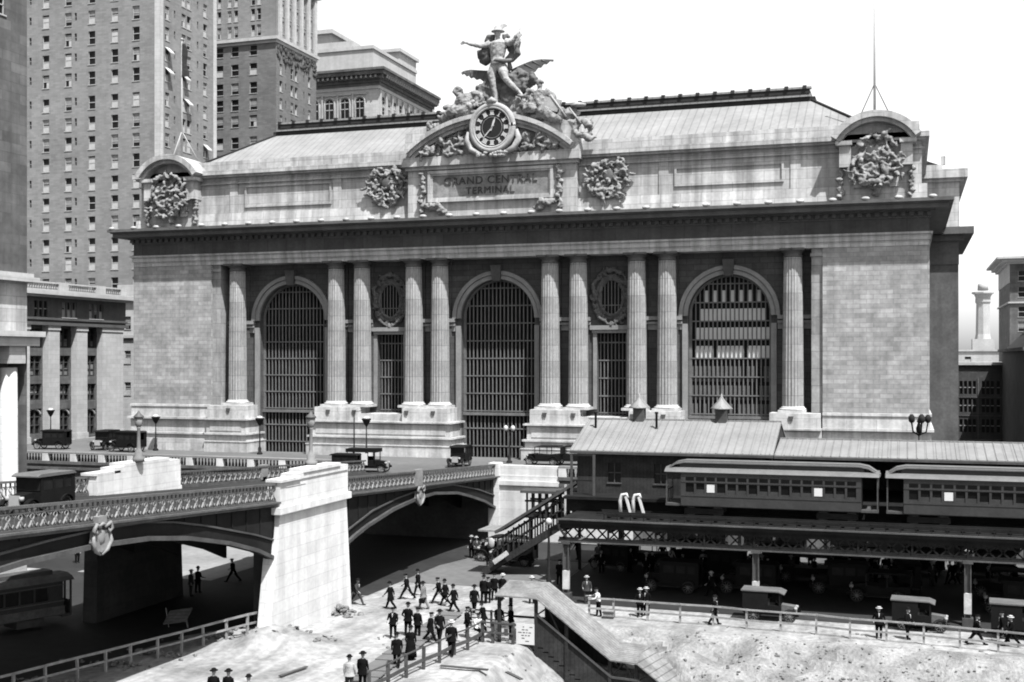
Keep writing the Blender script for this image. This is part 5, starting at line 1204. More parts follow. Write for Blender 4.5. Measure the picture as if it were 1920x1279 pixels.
c2.location = (-1.35+6.95, 81.15, DZ+.25)
# covered station stair
sr = empty('covered_stair', (-28, 86, 0), 'dark covered stair with open balusters leading down from the elevated station', 'staircase')
y0, y1 = 85.3, 87.3
A_ = Vector((-23.2, 0, 4.75)); B_ = Vector((-30.3, 0, .25)); sl_ = (A_.z-B_.z)/(A_.x-B_.x)
for y in (y0, y1):
    mb = MB().beam((A_.x, y, A_.z-.1), (B_.x, y, B_.z-.1), .12, .5).beam((A_.x, y, A_.z+1.0), (B_.x+.2, y, B_.z+1.1), .1, .1).beam((A_.x, y, A_.z+1.75), (-29.2, y, A_.z+1.75+sl_*(-29.2-A_.x)), .08, .1)
    mb.build('stringer', 'wood_dark', sr)
    mb = MB(); x = -23.3
    while x > -30.1: z = A_.z+sl_*(x-A_.x); mb.box(x-.05, x+.05, y-.05, y+.05, z, z+(1.9 if x > -29.2 else 1.05)); x -= .42
    mb.build('balusters', 'wood_dark', sr)
mb = MB()
for i in range(26): z = .2+i*.18; x = B_.x+(z-B_.z)/sl_; mb.box(x-.05, x+.3, y0, y1, z-.05, z)
split_build(mb, 'tread', 'wood_dark', sr)
MB().beam((A_.x+.2, 86.3, A_.z+2.35+sl_*.2), (-29.3, 86.3, A_.z+2.35+sl_*(-29.3-A_.x)), 2.7, .2).build('stair_roof', 'trim_dark', sr)
MB().box(-30.6, -29.3, 84.9, 87.7, 3.3, 3.42).build('porch_roof', 'tin_roof', sr)
MB().lathe((-29.5, 84.8, 2.5), [(0.05, -.36), (.2, -.28), (.24, 0), (.2, .28), (.05, .36)], 12, sy=.3).build('round_sign', 'trim_light', sr)
MB().beam((-29.4, 85.0, 1.0), (-28.3, 85.0, 1.8), .05, .35).build('side_board', 'column_paint', sr)
MB().box(-23.9, -23.75, 85.0, 85.15, 3.0, 7.0).build('white_post', 'column_paint', sr)
t = empty('footbridge', (-26, 89.6, 4.6), 'short roofed footbridge behind the covered stair', 'footbridge')
for y in (89, 90.4):
    mb = MB().box(-28.2, -23.0, y-.05, y+.05, 4.0, 4.25).box(-28.2, -23.0, y-.05, y+.05, 5.15, 5.3); x = -28.1
    while x < -23: mb.box(x, x+.14, y-.05, y+.05, 4.2, 5.9); x += .55
    mb.build('side_rail', 'wood_dark', t)
MB().box(-28.2, -23.0, 89, 90.4, 3.9, 4.0).build('floor', 'wood_dark', t); MB().box(-28.5, -23.0, 88.7, 90.7, 5.85, 6.05).box(-25.6, -23, 88.7, 90.7, 6.05, 6.15).build('roof', 'trim_dark', t)
for x in (-28, -24): MB().box(x-.1, x+.1, 89.6, 89.8, 0, 3.9).build('post', 'el_steel', t)
p = G(1029, 1095); t = empty('street_lamp', p, 'black post lamp with small white globe in front of the covered stair', 'street lamp', 'street lamps')
MB().lathe(p, [(.2, 0), (.2, .3), (.13, .5), (.1, 2.4), (.06, 4.1), (.12, 4.3)], 10).build('post', 'lamp_iron', t); MB().blob(p+Vector((0, 0, 4.5)), .24, .24, .26, lat=7, lon=12).build('lamp_globe', 'lamp_globe', t)
# shop fronts and boards on the lower terrace wall behind the railway
for i, (x, w_) in enumerate(((-17, 5), (-10.5, 5), (-3, 6), (5, 6))):
    t = empty('shopfront', (x, 101.8, 0), ('leftmost', 'second', 'third', 'rightmost')[i]+' shopfront seen under the elevated railway', 'shopfront', 'shopfronts under the terrace')
    MB().box(x-w_/2, x+w_/2, 101.75, 101.88, .5, 3.4).build('window', 'glass_dark', t); MB().box(x-w_/2-.2, x+w_/2+.2, 101.5, 101.88, 3.4, 4.1).box(x-w_/2-.2, x-w_/2, 101.6, 101.88, .17, 3.4).box(x+w_/2, x+w_/2+.2, 101.6, 101.88, .17, 3.4).box(x-.1, x+.1, 101.65, 101.76, .5, 3.4).box(x-w_/2, x+w_/2, 101.6, 101.88, .17, .5).build('frame', ('trim_dark', 'rail_iron')[i % 2], t)
# ================================================================= MOTOR VEHICLES
def wheel(par, x, y, r, spoke=True):
    P = [(x+r*.88*math.cos(a*PI/10), y, r+r*.88*math.sin(a*PI/10)) for a in range(22)]
    w_ = empty('wheel', (x, y, r)); adopt(w_, par)
    MB().tube(P, r*.14, 6, caps=False).build('tyre', 'tyre', w_)
    mb = MB()
    for k in range(10): a = k*2*PI/10; mb.beam((x, y, r), (x+r*.8*math.cos(a), y, r+r*.8*math.sin(a)), .035, .035)
    mb.prism([(x+.09*math.cos(a*PI/4), y-.06, r+.09*math.sin(a*PI/4)) for a in range(8)], (0, .12, 0)); mb.build('rim', 'spoke', w_)
def motor(style, name, label, cat, group=None, k=1.0, bodym='auto_black', roofm='auto_roof'):
    t = empty(name, (0, 0, 0), label, cat, group)
    W = .72; r = .42
    for x in (-1.15, 1.35):
        for y in (-W, W): wheel(t, x, y, r)
    MB().box(-1.9, 1.7, -.35, .35, .42, .56).box(-.6, .85, -.85, -.6, .42, .47).box(-.6, .85, .6, .85, .42, .47).build('chassis', 'tyre', t)
    for x in (-1.15, 1.35):
        for y in (-W, W):
            P = [(x+.52*math.cos(a), y, r+.5*math.sin(a)) for a in [PI*(.02+i*.96/8) for i in range(9)]]; mb = MB()
            for (p_, q_) in zip(P[:-1], P[1:]): mb.beam(p_, q_, .26, .03)
            mb.build('fender', bodym, t)
    mb = MB().prism([(.75, -.36, .6), (.75, -.36, 1.18), (1.7, -.36, 1.08), (1.7, -.36, .6)], (0, .72, 0)); mb.build('hood', bodym if style != 'van' else 'auto_roof', t)
    MB().box(1.7, 1.76, -.32, .32, .55, 1.1).build('radiator', 'brass', t)
    for s in (-1, 1): MB().lathe((1.72, s*.42, .95), [(.04, -.12), (.12, -.08), (.13, .08), (.1, .1)], 8).build('headlight', 'brass', t)
    if style in ('sedan', 'limo'):
        H = 2.05; x0, x1 = -1.85, .75
        op = [(-1.6, -1.1, 1.3, 1.8), (-.95, -.35, 1.3, 1.8), (-.2, .5, 1.3, 1.8)]
        mb = wall_open(MB(), x0, x1, .55, H-.1, op, lambda a, z, d: Vector((a, -.74+d, z)), .05); wall_open(mb, x0, x1, .55, H-.1, op, lambda a, z, d: Vector((a, .74-d, z)), .05)
        mb.box(x0, x0+.05, -.74, .74, .55, 1.25).box(x0, x0+.05, -.74, -.35, 1.25, H-.1).box(x0, x0+.05, .35, .74, 1.25, H-.1).box(x1-.05, x1, -.74, .74, .55, 1.2).box(x0, x1, -.72, .72, .52, .6); mb.build('body', bodym, t)
        for (a, b, c_, d_) in op:
            for y in (-.71, .7): MB().box(a, b, y, y+.01, c_, d_).build('window', 'window_glass', t)
        MB().prism([(x0-.05, -.8, H-.12), (x0+.1, -.8, H+.02), (x1, -.8, H+.04), (x1+.25, -.8, H-.06), (x1+.25, -.8, H-.12)], (0, 1.6, 0)).build('roof', roofm, t)
        MB().box(x1-.02, x1+.01, -.7, .7, 1.25, H-.12).build('windscreen', 'window_glass', t)
    elif style == 'van':
        H = 2.1
        MB().box(-1.9, -.15, -.8, .8, .6, H-.02).box(-.15, .75, -.8, .8, .6, 1.15).box(.62, .7, -.78, -.72, 1.15, H).box(.62, .7, .72, .78, 1.15, H).build('body', bodym, t)
        MB().prism([(-2.0, -.86, H-.02), (-2.0, -.86, H+.07), (.6, -.86, H+.05), (1.0, -.86, H-.12), (1.0, -.86, H-.17), (.6, -.86, H-.02)], (0, 1.72, 0)).build('roof', roofm, t)
        MB().box(-.1, .3, -.5, .5, 1.15, 1.3).box(-.15, -.05, -.6, .6, 1.15, 1.6).build('seat', 'tyre', t); MB().box(.66, .68, -.7, .7, 1.2, 1.8).build('windscreen', 'window_glass', t)
        MB().tube([(.5, .2, 1.0), (.3, .2, 1.35)], .02, 5).build('steering_column', 'brass', t)
    elif style == 'truck':
        MB().box(-2.2, .0, -.85, .85, .65, .8).box(-2.2, 0, -.85, -.8, .8, 1.5).box(-2.2, 0, .8, .85, .8, 1.5).box(-2.2, -2.15, -.85, .85, .8, 1.5).box(0, .75, -.75, .75, .6, 1.2).build('body', bodym, t)
        MB().box(-2.3, .9, -.9, .9, 2.0, 2.35).build('roof', bodym, t)
        for x in (-2.15, 0, .7):
            for y in (-.82, .82): MB().box(x-.04, x+.04, y-.04, y+.04, 1.1, 2.0).build('post', bodym, t)
        MB().box(-.9, -.02, -.9, -.86, .75, 1.9).build('side_panel', 'white_card', t)
    elif style == 'touring':
        MB().prism([(-1.8, -.72, .55), (-1.9, -.72, 1.15), (-.3, -.72, 1.05), (.75, -.72, 1.1), (.75, -.72, .55)], (0, 1.44, 0)).build('body', bodym, t)
        MB().prism([(-1.9, -.78, 1.85), (-1.6, -.78, 1.98), (.5, -.78, 1.95), (.85, -.78, 1.85)], (0, 1.56, 0)).box(-1.95, -1.88, -.76, .76, 1.15, 1.85).build('roof', roofm, t)
        for x in (-.5, .78):
            for y in (-.74, .74): MB().box(x-.03, x+.03, y-.03, y+.03, 1.05, 1.88).build('roof_bow', 'tyre', t)
    t.scale = (k, k, k); return t
GC = 'motor cars on the upper roadway'; GL = 'motor vehicles in the street below'
protos = {}
def park(style, u, v, z, deg, name, label, cat, group, k=1.0, roofm='auto_roof', pos=None):
    key = (style, roofm)
    if key not in protos: t = motor(style, name, label, cat, group, k, roofm=roofm); protos[key] = t
    else:
        t = copy_tree(protos[key]); t.name = name; tag(t, label, cat, group); t.scale = (k, k, k)
    t.location = pos if pos else G(u, v, z); t.rotation_euler = (0, 0, R(deg)); return t
park('limo', 0, 0, 0, -90, 'motor_car', 'large dark limousine driving on the bridge at the left edge', 'car', GC, .98, 'auto_roof', pos=(-40.6, 48.9, zt(48.7)-1.13))
park('sedan', 98, 842, TZ, 190, 'motor_car', 'dark closed car parked below the torch lamp by the pilastered building', 'car', GC, 1.1, 'auto_top_dark')
park('sedan', 197, 843, TZ, -80, 'motor_car', 'dark car seen end-on, between the pilastered building and the terminal corner', 'car', GC, 1.1, 'auto_top_dark')
park('sedan', 238, 847, TZ, 175, 'motor_car', 'long dark car parked behind the white lamp post on the far pier', 'car', GC, 1.15, 'auto_top_dark')
park('truck', 695, 885, TZ, 5, 'motor_truck', 'open-sided dark truck with a white side panel near the bridge end', 'truck', GC, .95)
park('sedan', 640, 889, TZ, 185, 'motor_car', 'dark car close behind the white-panelled truck', 'car', GC, .92, 'auto_top_dark')
park('sedan', 862, 875, TZ, -85, 'motor_car', 'dark car seen end-on at the foot of the central window pedestal', 'car', GC, 1.0, 'auto_top_dark')
park('touring', 1021, 872, TZ, 178, 'motor_car', 'dark touring car above the white abutment', 'car', GC, 1.0, 'auto_top_dark')
park('touring', 1072, 872, TZ, 182, 'motor_car', 'dark touring car half hidden by the station roof', 'car', GC, 1.0, 'auto_top_dark')
park('limo', 962, 1059, .03, 180, 'motor_car', 'dark limousine standing under the covered stair', 'car', GL, 1.0, 'auto_roof')
park('van', 1446, 1162, .04, -1, 'delivery_van', 'dark delivery van with pale roof and hood behind the right fence', 'van', GL, .88)
park('van', 1726, 1180, .04, -3, 'delivery_van', 'dark delivery van with pale roof between two fence walkers and the painted column', 'van', GL, .84)
park('van', 1921, 1196, .04, -3, 'delivery_van', 'pale-roofed van cut off by the right edge', 'van', GL, .95)
park('sedan', 1262, 1108, .04, 178, 'motor_car', 'dark car in the shade under the railway, right of the first column', 'car', GL, 1.05, 'auto_top_dark')
park('sedan', 1350, 1083, .04, 170, 'motor_car', 'dark car deep in the shade under the middle of the railway', 'car', GL, 1.0, 'auto_top_dark')
park('touring', 1510, 1090, .04, 182, 'motor_car', 'open dark car in the shade right of the second column', 'car', GL, 1.0, 'auto_top_dark')
park('sedan', 1700, 1108, .04, 95, 'motor_car', 'dark car facing away in the shade near the painted column', 'car', GL, 1.05, 'auto_top_dark')
park('touring', 1880, 1120, .04, 175, 'motor_car', 'open dark car in the shade at the right edge', 'car', GL, 1.0, 'auto_top_dark')
park('sedan', 1150, 1068, .04, 160, 'motor_car', 'dark car in the shade left of the under-railway crowd', 'car', GL, .95, 'auto_top_dark')
for (u, v, d_, st_, lb_) in ((1215, 1062, 178, 'touring', 'dark open car near the far kerb, left half of the railway'), (1300, 1060, 182, 'sedan', 'dark car near the far kerb left of the second column'), (1405, 1112, 176, 'sedan', 'dark car in the shade behind the first pale-roofed van'), (1450, 1070, 180, 'sedan', 'dark car near the far kerb right of the second column'), (1575, 1112, 183, 'sedan', 'dark car in the shade between the two pale-roofed vans'), (1600, 1072, 178, 'touring', 'dark open car near the far kerb midway between columns'), (1720, 1076, 180, 'sedan', 'dark car near the far kerb left of the painted column'), (1650, 1128, 176, 'touring', 'dark open car in the shade left of the second van'), (1850, 1082, 182, 'sedan', 'dark car near the far kerb right of the painted column'), (1905, 1150, 178, 'sedan', 'dark car in the shade behind the van at the right edge'), (940, 1052, 176, 'touring', 'dark open car at the foot of the covered stair')):
    park(st_, u, v, .04, d_, 'motor_car', lb_, 'car', GL, 1.05, 'auto_top_dark')
# streetcar under the bridge
def streetcar():
    L, W = 11.0, 2.4; t = empty('streetcar', (0, 0, 0), 'dark streetcar with a row of windows passing under the bridge at left', 'streetcar')
    op = [(-L/2+1.3+i*.92, -L/2+2.1+i*.92, 1.65, 2.45) for i in range(9)]
    mb = MB()
    for s in (-1, 1): wall_open(mb, -L/2+.6, L/2-.6, .75, 2.75, op, lambda a, z, d: Vector((a, s*(W/2-d), z)), .06)
    mb.box(-L/2+.6, L/2-.6, -W/2+.05, W/2-.05, .7, .8).box(-L/2+.55, -L/2+.6, -W/2, W/2, .75, 2.75).box(L/2-.6, L/2-.55, -W/2, W/2, .75, 1.7); mb.build('body', 'car_body', t)
    for s in (-1, 1):
        for (a, b, c_, d_) in op: MB().box(a, b, s*(W/2-.07), s*(W/2-.08), c_, d_).build('window', 'window_glass', t)
        MB().box(-L/2+.5, L/2-.5, s*W/2, s*(W/2+.04), .75, 1.25).build('side_board', 'rail_iron', t)
        MB().box(-L/2+.5, L/2-.5, s*W/2, s*(W/2+.03), 1.52, 1.58).box(-L/2+.5, L/2-.5, s*W/2, s*(W/2+.03), 2.5, 2.55).build('moulding', 'rail_iron', t)
    for s in (-1, 1):
        mb = MB()
        for y in (-W/2+.1, -.4, .4, W/2-.1): mb.box(s*(L/2-.1), s*L/2, y-.05, y+.05, .6, 2.75)
        mb.box(s*(L/2-.6), s*L/2, -W/2+.1, W/2-.1, .55, .7).box(s*(L/2-.1), s*(L/2), -W/2+.1, W/2-.1, .6, 1.5); mb.build('vestibule', 'trim_dark', t)
        MB().box(s*2.2, s*3.9, -.8, .8, .15, .6).build('truck', 'trim_dark', t)
    MB().prism([(-L/2-.1, -W/2-.1, 2.75), (-L/2-.1, -W/2+.2, 2.95), (-L/2-.1, -.5, 3.1), (-L/2-.1, .5, 3.1), (-L/2-.1, W/2-.2, 2.95), (-L/2-.1, W/2+.1, 2.75)], (L+.2, 0, 0)).box(-L/2+.9, L/2-.9, -.5, .5, 3.05, 3.35).build('roof', 'trim_dark', t)
    return t
t = streetcar(); dv = Vector((1.8, 4.3, 0)).normalized(); pc = Vector((-48.3, 61.3, .05))-dv*5.6+Vector((-dv.y, dv.x, 0))*1.2
t.location = pc; t.rotation_euler = (0, 0, math.atan2(dv.y, dv.x))
# ================================================================= FENCES
def fence(name, label, bots, h, rails, m='wood_rail', lean=.0, pw=.12):
    t = empty(name, bots[len(bots)//2], label, 'fence')
    rnd = random.Random(len(bots))
    tops = []
    for b in bots:
        l = Vector((rnd.uniform(-lean, lean), rnd.uniform(-lean, lean), h)); MB().beam(b-Vector((0, 0, .3)), b+l, pw, pw).build('post', m, t); tops.append(l)
    for f, th, w_ in rails:
        for (b0_, l0), (b1_, l1) in zip(zip(bots[:-1], tops[:-1]), zip(bots[1:], tops[1:])):
            d = (b1_-b0_).normalized(); MB().beam(b0_+l0*f-d*.05-Vector((0, pw*.8, 0)), b1_+l1*f+d*.05-Vector((0, pw*.8, 0)), .05, th).build('rail', m, t)
    return t
r_ = 1.15/16.2
lb = []
for u in (-40, 24, 86, 146, 198, 245, 296, 340, 382, 425, 463, 500, 534):
    vt = 1268-(133/535)*u; lb.append(Gh(u, (vt-674*r_)/(1-r_)))
fence('plank_fence', 'pale rough rail fence along the road edge at lower left', lb, 1.15, ((.97, .13, 0), (.5, .11, 0)), lean=.05)
fb = [(1105, 1156), (1150, 1159), (1214, 1164), (1275, 1169), (1337, 1173), (1400, 1180), (1464, 1185), (1530, 1190), (1594, 1198), (1662, 1203), (1732, 1209), (1800, 1216), (1872, 1223), (1945, 1231)]
fence('rail_fence', 'long grey rail fence between the rubble slope and the street at right', [G(u, v) for u, v in fb], 1.22, ((.97, .1, 0), (.45, .12, 0)), lean=.03)
cbz = [(692, 1306), (728, 1290), (762, 1271), (794, 1255), (824, 1243), (852, 1228), (877, 1219), (905, 1204)]
fence('post_fence', 'short dark post fence beside the boardwalk in the centre foreground', [G(u, v) for u, v in cbz], 1.22, ((.97, .07, 0), (.42, .2, 0)), m='trim_dark', lean=.03, pw=.15)
# boardwalk, planks, rubble
def Gp(L, z): return [Vector((G(u, v).x, G(u, v).y, z)) for u, v in L]
for i, (a, b) in enumerate((((690, 1262), (688, 1243)), )): pass
bwk = empty('boardwalk', G(760, 1210), 'grey plank boardwalk crossing the dirt toward the covered pit stair', 'boardwalk')
nseg = 15; mb = MB()
for i in range(nseg):
    f0, f1 = i/nseg, (i+.9)/nseg
    def P(f, s): a = G(672, 1285).lerp(G(848, 1152), f); dn = (G(848, 1152)-G(672, 1285)).normalized(); return a+Vector((-dn.y, dn.x, 0))*s
    zz_ = .1+.02*(i % 3); q = [P(f0, -.75), P(f1, -.72), P(f1, .7), P(f0, .75)]
    mb.prism([(p.x, p.y, zz_) for p in q], (0, 0, .05))
split_build(mb, 'plank', 'paving', bwk)
def plank(label, a, b, w_=.2, z=.12, m='wood_rail'):
    A = G(*a); B = G(*b); MB().beam(A+Vector((0, 0, z)), B+Vector((0, 0, z)), w_, .06).build('plank', m, label=label, cat='plank', group='loose planks on the dirt')
plank('long weathered plank lying on the dirt below the post fence', (826, 1253), (915, 1261), .22, .14, 'trim_dark')
plank('plank lying on the bright dirt left of the two strollers at the bottom', (525, 1272), (575, 1254), .2, .12, 'el_edge')
plank('half buried plank beside the pit stair wall at the bottom', (950, 1265), (978, 1279), .2, .14, 'trim_dark')
p = G(330, 1180); t = empty('tilted_board', p, 'pale square board propped up at an angle behind the left fence', 'board')
MB().obox(p+Vector((0, .2, .75)), Vector((.72, .1, .12)), Vector((-.1, .5, .28)), Vector((0, -.02, .04)), 0).build('board', 'wood_board', t); MB().beam(p+Vector((.5, .5, 0)), p+Vector((.4, .4, .9)), .08, .08).beam(p+Vector((-.7, .3, 0)), p+Vector((-.85, .2, 1.2)), .05, .05).build('prop', 'wood_rail', t)
def rubble(label, c, n, sx, sy, s0, s1, hz, m='rock', seed=1):
    rnd = random.Random(seed); mb = MB(); c = Vector(c)
    for i in range(n):
        x = rnd.gauss(0, 1)*sx; y = rnd.gauss(0, 1)*sy; s = rnd.uniform(s0, s1); z = hz*max(0, 1-(x/sx/2)**2-(y/sy/2)**2)*rnd.random()
        zz0 = hgt(c.x+x, c.y+y)
        a = rnd.uniform(0, PI); M = Matrix.Rotation(a, 3, 'Z') @ Matrix.Rotation(rnd.uniform(-.5, .5), 3, 'X')
        mb.blob(c+Vector((x, y, zz0+z+s*.2)), s, s*rnd.uniform(.4, .9), s*rnd.uniform(.3, .7), rot=M, lat=4, lon=6, jit=.5)
    for k in range(len(mb.s)): mb.s[k] = False
    return mb.build('rubble', m, label=label, cat='rubble', kind='stuff')
c_ = G(628, 1150); rubble('heap of broken rock at the foot of the white bridge pier', (c_.x, c_.y, 0), 90, .75, .45, .08, .3, .6, seed=3)
c_ = G(555, 1155); rubble('scattered stones beside the bridge pier', (c_.x, c_.y, 0), 20, .6, .3, .06, .2, .1, seed=5)
mb_ = rubble('loose stones and spoil strewn over the pit slope', (-4, 64.5, 0), 1500, 7, 3.2, .03, .14, .0, 'rock', seed=9)
for (u, v, n, sx) in ((120, 1262, 60, 1.6), (215, 1225, 60, 1.3), (290, 1205, 50, 1.2), (400, 1185, 40, 1.4), (560, 1180, 30, 2.2)):
    c_ = G(u, v+22); rubble('clods and stones along the left fence near picture x %d' % u if False else {120: 'clods under the near end of the left fence', 215: 'clods under the left fence right of its near end', 290: 'clods under the left fence near the tilted board', 400: 'clods under the left fence beyond the tilted board', 560: 'pebbles scattered on the bright dirt before the pier'}[u], (c_.x, c_.y, 0), n, sx, .35 if u < 500 else .8, .04, .2, .15, 'rock', seed=u)
# ================================================================= COVERED PIT STAIR
ps = empty('pit_stair', (-17, 66, 0), 'covered wooden stair descending from street level into the excavation', 'staircase')
yn, yf_ = 65.2, 67.3
RP = [(-22.6, 3.0), (-19.9, 2.66), (-15.6, -.5), (-14.1, -.58), (-9.0, -4.4)]
def up(x):
    for (xa, za), (xb, zb) in zip(RP[:-1], RP[1:]):
        if xa <= x <= xb: return za+(zb-za)*(x-xa)/(xb-xa)
    return RP[-1][1]
RP[0] = (-22.4, 2.66)
for (xa, za), (xb, zb) in zip(RP[:-1], RP[1:]):
    MB().prism([(xa, yn-.35, za-.02), (xb, yn-.35, zb-.02), (xb, yn-.35, zb+.07), (xa, yn-.35, za+.07)], (0, .01, 0)) if False else None
    mb = MB(); lo = yn-.35; hi = yf_+.3
    v = [(xa, lo, za), (xb, lo, zb), (xb, hi, zb+.4), (xa, hi, za+.4)]; v2 = [(a, b, c+.08) for a, b, c in v]
    mb.add(v+v2, [(3, 2, 1, 0), (4, 5, 6, 7), (0, 1, 5, 4), (1, 2, 6, 5), (2, 3, 7, 6), (3, 0, 4, 7)]); r1 = mb.build('roof_panel', 'wood_board', ps)
for y in (yn, yf_):
    mb = MB()
    for (xa, za), (xb, zb) in zip(RP[1:-1], RP[2:]):
        mb.prism([(xa, y, za-1.0), (xb, y, zb-1.0), (xb, y, zb-3.3), (xa, y, za-3.3)], (0, .06, 0))
    mb.build('side_wall', 'wood_dark', ps)
    mb = MB()
    for (xa, za), (xb, zb) in zip(RP[1:-1], RP[2:]): mb.beam((xa, y-.08, za-.95), (xb, y-.08, zb-.95), .06, .12)
    mb.build('hand_rail', 'el_edge', ps)
    for x in (-22.2, -20.0, -18.2, -15.7, -14.2, -12.4, -10.6): MB().box(x-.09, x+.09, y-.09, y+.09, up(x)-(3.3 if x > -20.5 else 2.7), up(x)+(.38 if y > 66 else 0)).build('post', 'wood_dark', ps)
    mb = MB()
    for xa, xb in ((-20.0, -18.6), (-15.6, -14.3), (-14.1, -12.8)): 
        mb.beam((xa, y, up(xa)-1.0), ((xa+xb)/2, y, up((xa+xb)/2)-.05), .06, .09).beam((xb, y, up(xb)-1.0), ((xa+xb)/2, y, up((xa+xb)/2)-.05), .06, .09)
    mb.build('brace', 'wood_dark', ps)
mb = MB()
for i in range(14): x = -19.9+i*.31; z = up(x)-2.75; mb.box(x, x+.33, yn, yf_, z-.1, z-.04)
for i in range(14): x = -14.1+i*.3; z = up(x)-2.75; mb.box(x, x+.33, yn, yf_, z-.1, z-.04)
mb.build('treads', 'wood_dark', ps)
MB().box(-22.2, -19.9, yn-.08, yn+.02, 1.0, 1.12).box(-22.2, -19.9, yf_-.02, yf_+.08, 1.0, 1.12).build('front_rail', 'wood_dark', ps)
def poster(u0, u1, v0, v1, Y, label, seed):
    a = PY(u0, v1, Y); b = PY(u1, v0, Y); t = empty('notice_board', ((a.x+b.x)/2, Y, a.z), label, 'notice board', 'white notices by the pit stair')
    MB().box(a.x, b.x, Y-.03, Y, a.z, b.z).build('sheet', 'white_card', t); rnd = random.Random(seed); mb = MB(); z = b.z-.15
    while z > a.z+.12:
        x = a.x+.12
        while x < b.x-.2: w_ = rnd.uniform(.08, .22); (mb.box(x, x+w_, Y-.037, Y-.03, z-.05, z) if rnd.random() < .6 else 0); x += w_+.06
        z -= .16
    if seed == 1: mb.box(a.x+.25, a.x+.45, Y-.038, Y-.03, (a.z+b.z)/2, (a.z+b.z)/2+.3).box(a.x+.6, a.x+.85, Y-.038, Y-.03, (a.z+b.z)/2-.2, (a.z+b.z)/2+.2)
    mb.build('markings', 'rail_iron', t)
poster(927, 954, 1165, 1204, 65.6, 'white notice with dark patch on the fence left of the stair mouth', 1)
poster(968, 1002, 1171, 1207, 65.05, 'white printed notice fixed below the stair canopy front', 2)
fence('gate_fence', 'short dark fence joining the boardwalk fence to the stair mouth', [G(905, 1204), G(924, 1206), G(962, 1209)], 1.25, ((.95, .08, 0), (.5, .1, 0)), m='trim_dark', pw=.16)
fence('back_fence', 'low dark rail fence behind the stair mouth', [Vector((-25.2, 68.6, 0)), Vector((-23.8, 68.4, 0)), Vector((-22.4, 68.1, 0))], 1.1, ((.95, .08, 0), (.5, .08, 0)), m='trim_dark')
p = G(1143, 1159); t = empty('wooden_crate', p, 'small wooden crate at the left end of the right fence', 'crate')
MB().box(p.x-.35, p.x+.3, p.y-.3, p.y+.25, 0, .5).build('box', 'wood_rail', t); MB().box(p.x-.4, p.x+.35, p.y-.34, p.y-.3, .08, .16).box(p.x-.4, p.x+.35, p.y-.34, p.y-.3, .36, .44).build('slats', 'trim_dark', t)
# ================================================================= PEOPLE
def limb(o, a, L, side=0):   # swing a (deg, forward = -Y)
    return o+Vector((side, -math.sin(R(a))*L, -math.cos(R(a))*L))
def body(pose):
    """one continuous figure facing -Y, about 1.75 m"""
    P = dict(hl=0, hr=0, kl=2, kr=2, al=5, ar=-5, el=15, er=15, lean=0, out=.05); P.update(pose); mb = MB()
    ln = P['lean']; top = lambda z, y=0: Vector((0, y-math.tan(R(ln))*(z-.95), z))
    mb.tube([top(.88), top(.97), top(1.12), top(1.28), top(1.4), top(1.46)], [.12, .15, .135, .16, .14, .07], 12)
    mb.blob(top(1.36), .2, .1, .11, lon=12).blob(top(.93), .165, .12, .12, lon=12).blob(top(1.22), .17, .115, .2, lon=12)
    mb.tube([top(1.44), top(1.55)], [.06, .055], 9)
    hd = top(1.645, -.015); mb.blob(hd, .078, .098, .118, lat=9, lon=12).blob(hd+Vector((0, -.1, -.01)), .016, .022, .026).blob(hd+Vector((0, -.08, -.075)), .04, .03, .03)
    for s in (-1, 1): mb.blob(hd+Vector((s*.08, .01, -.01)), .014, .02, .03); mb.blob(hd+Vector((s*.034, -.088, .018)), .014, .012, .01)
    mb.blob(hd+Vector((0, -.092, -.052)), .025, .012, .008)
    for s, h, k in ((-1, P['hl'], P['kl']), (1, P['hr'], P['kr'])):
        hip = top(.92)+Vector((s*.09, 0, 0)); kn = limb(hip, h, .44, s*.01); an = limb(kn, h-k, .42); 
        mb.tube([hip, hip.lerp(kn, .5), kn, kn.lerp(an, .35), an], [.105, .098, .075, .072, .058], 10)
        fd = R(h-k); tilt = max(0, -(h-k))*.6; heel = an+Vector((0, .04, -.03)); toe = an+Vector((s*.01, -.19*math.cos(R(tilt)), -.045-.1*math.sin(R(tilt)))); mb.tube([heel, an+Vector((0, -.06, -.035)), toe], [.045, .048, .03], 8)
    hands = []
    for s, a, e in ((-1, P['al'], P['el']), (1, P['ar'], P['er'])):
        sh = top(1.39)+Vector((s*.185, 0, 0)); el_ = limb(sh, a, .29, s*P['out']); wr = limb(el_, a+e, .25, -s*.01)
        mb.tube([sh, sh.lerp(el_, .5), el_, el_.lerp(wr, .4), wr], [.065, .056, .045, .042, .028], 9)
        d = (wr-el_).normalized(); sd2 = Vector((0, 1, 0)).cross(d).normalized() if abs(d.y) < .9 else Vector((0, 0, 1)); q = d.cross(Vector((1, 0, 0))).normalized()
        pm = wr+d*.05; mb.tube([wr, wr+d*.03, wr+d*.085], [.026, .036, .034], 8)
        for i in range(4):
            b0 = wr+d*.08+q*(i-1.5)*.021; L_ = (.07, .08, .075, .058)[i]; c0 = Vector((-s*.012, 0, 0))
            mb.tube([b0, b0+d*L_*.5+c0*.5, b0+d*L_*.85+c0*2], [.0105, .0105, .009], 6)
        tb = wr+d*.035+q*-.034; mb.tube([tb, tb-q*.022+d*.03, tb-q*.022+d*.058], [.013, .012, .01], 6)
        hands.append(pm)
    return mb, hd, hands
PAL = {'dark': ('cloth_black', 'cloth_black'), 'grey': ('cloth_grey', 'cloth_grey'), 'mid': ('cloth_mid', 'cloth_mid'), 'shirt': ('cloth_white', 'cloth_black'), 'light': ('cloth_light', 'cloth_grey')}
BM = {}
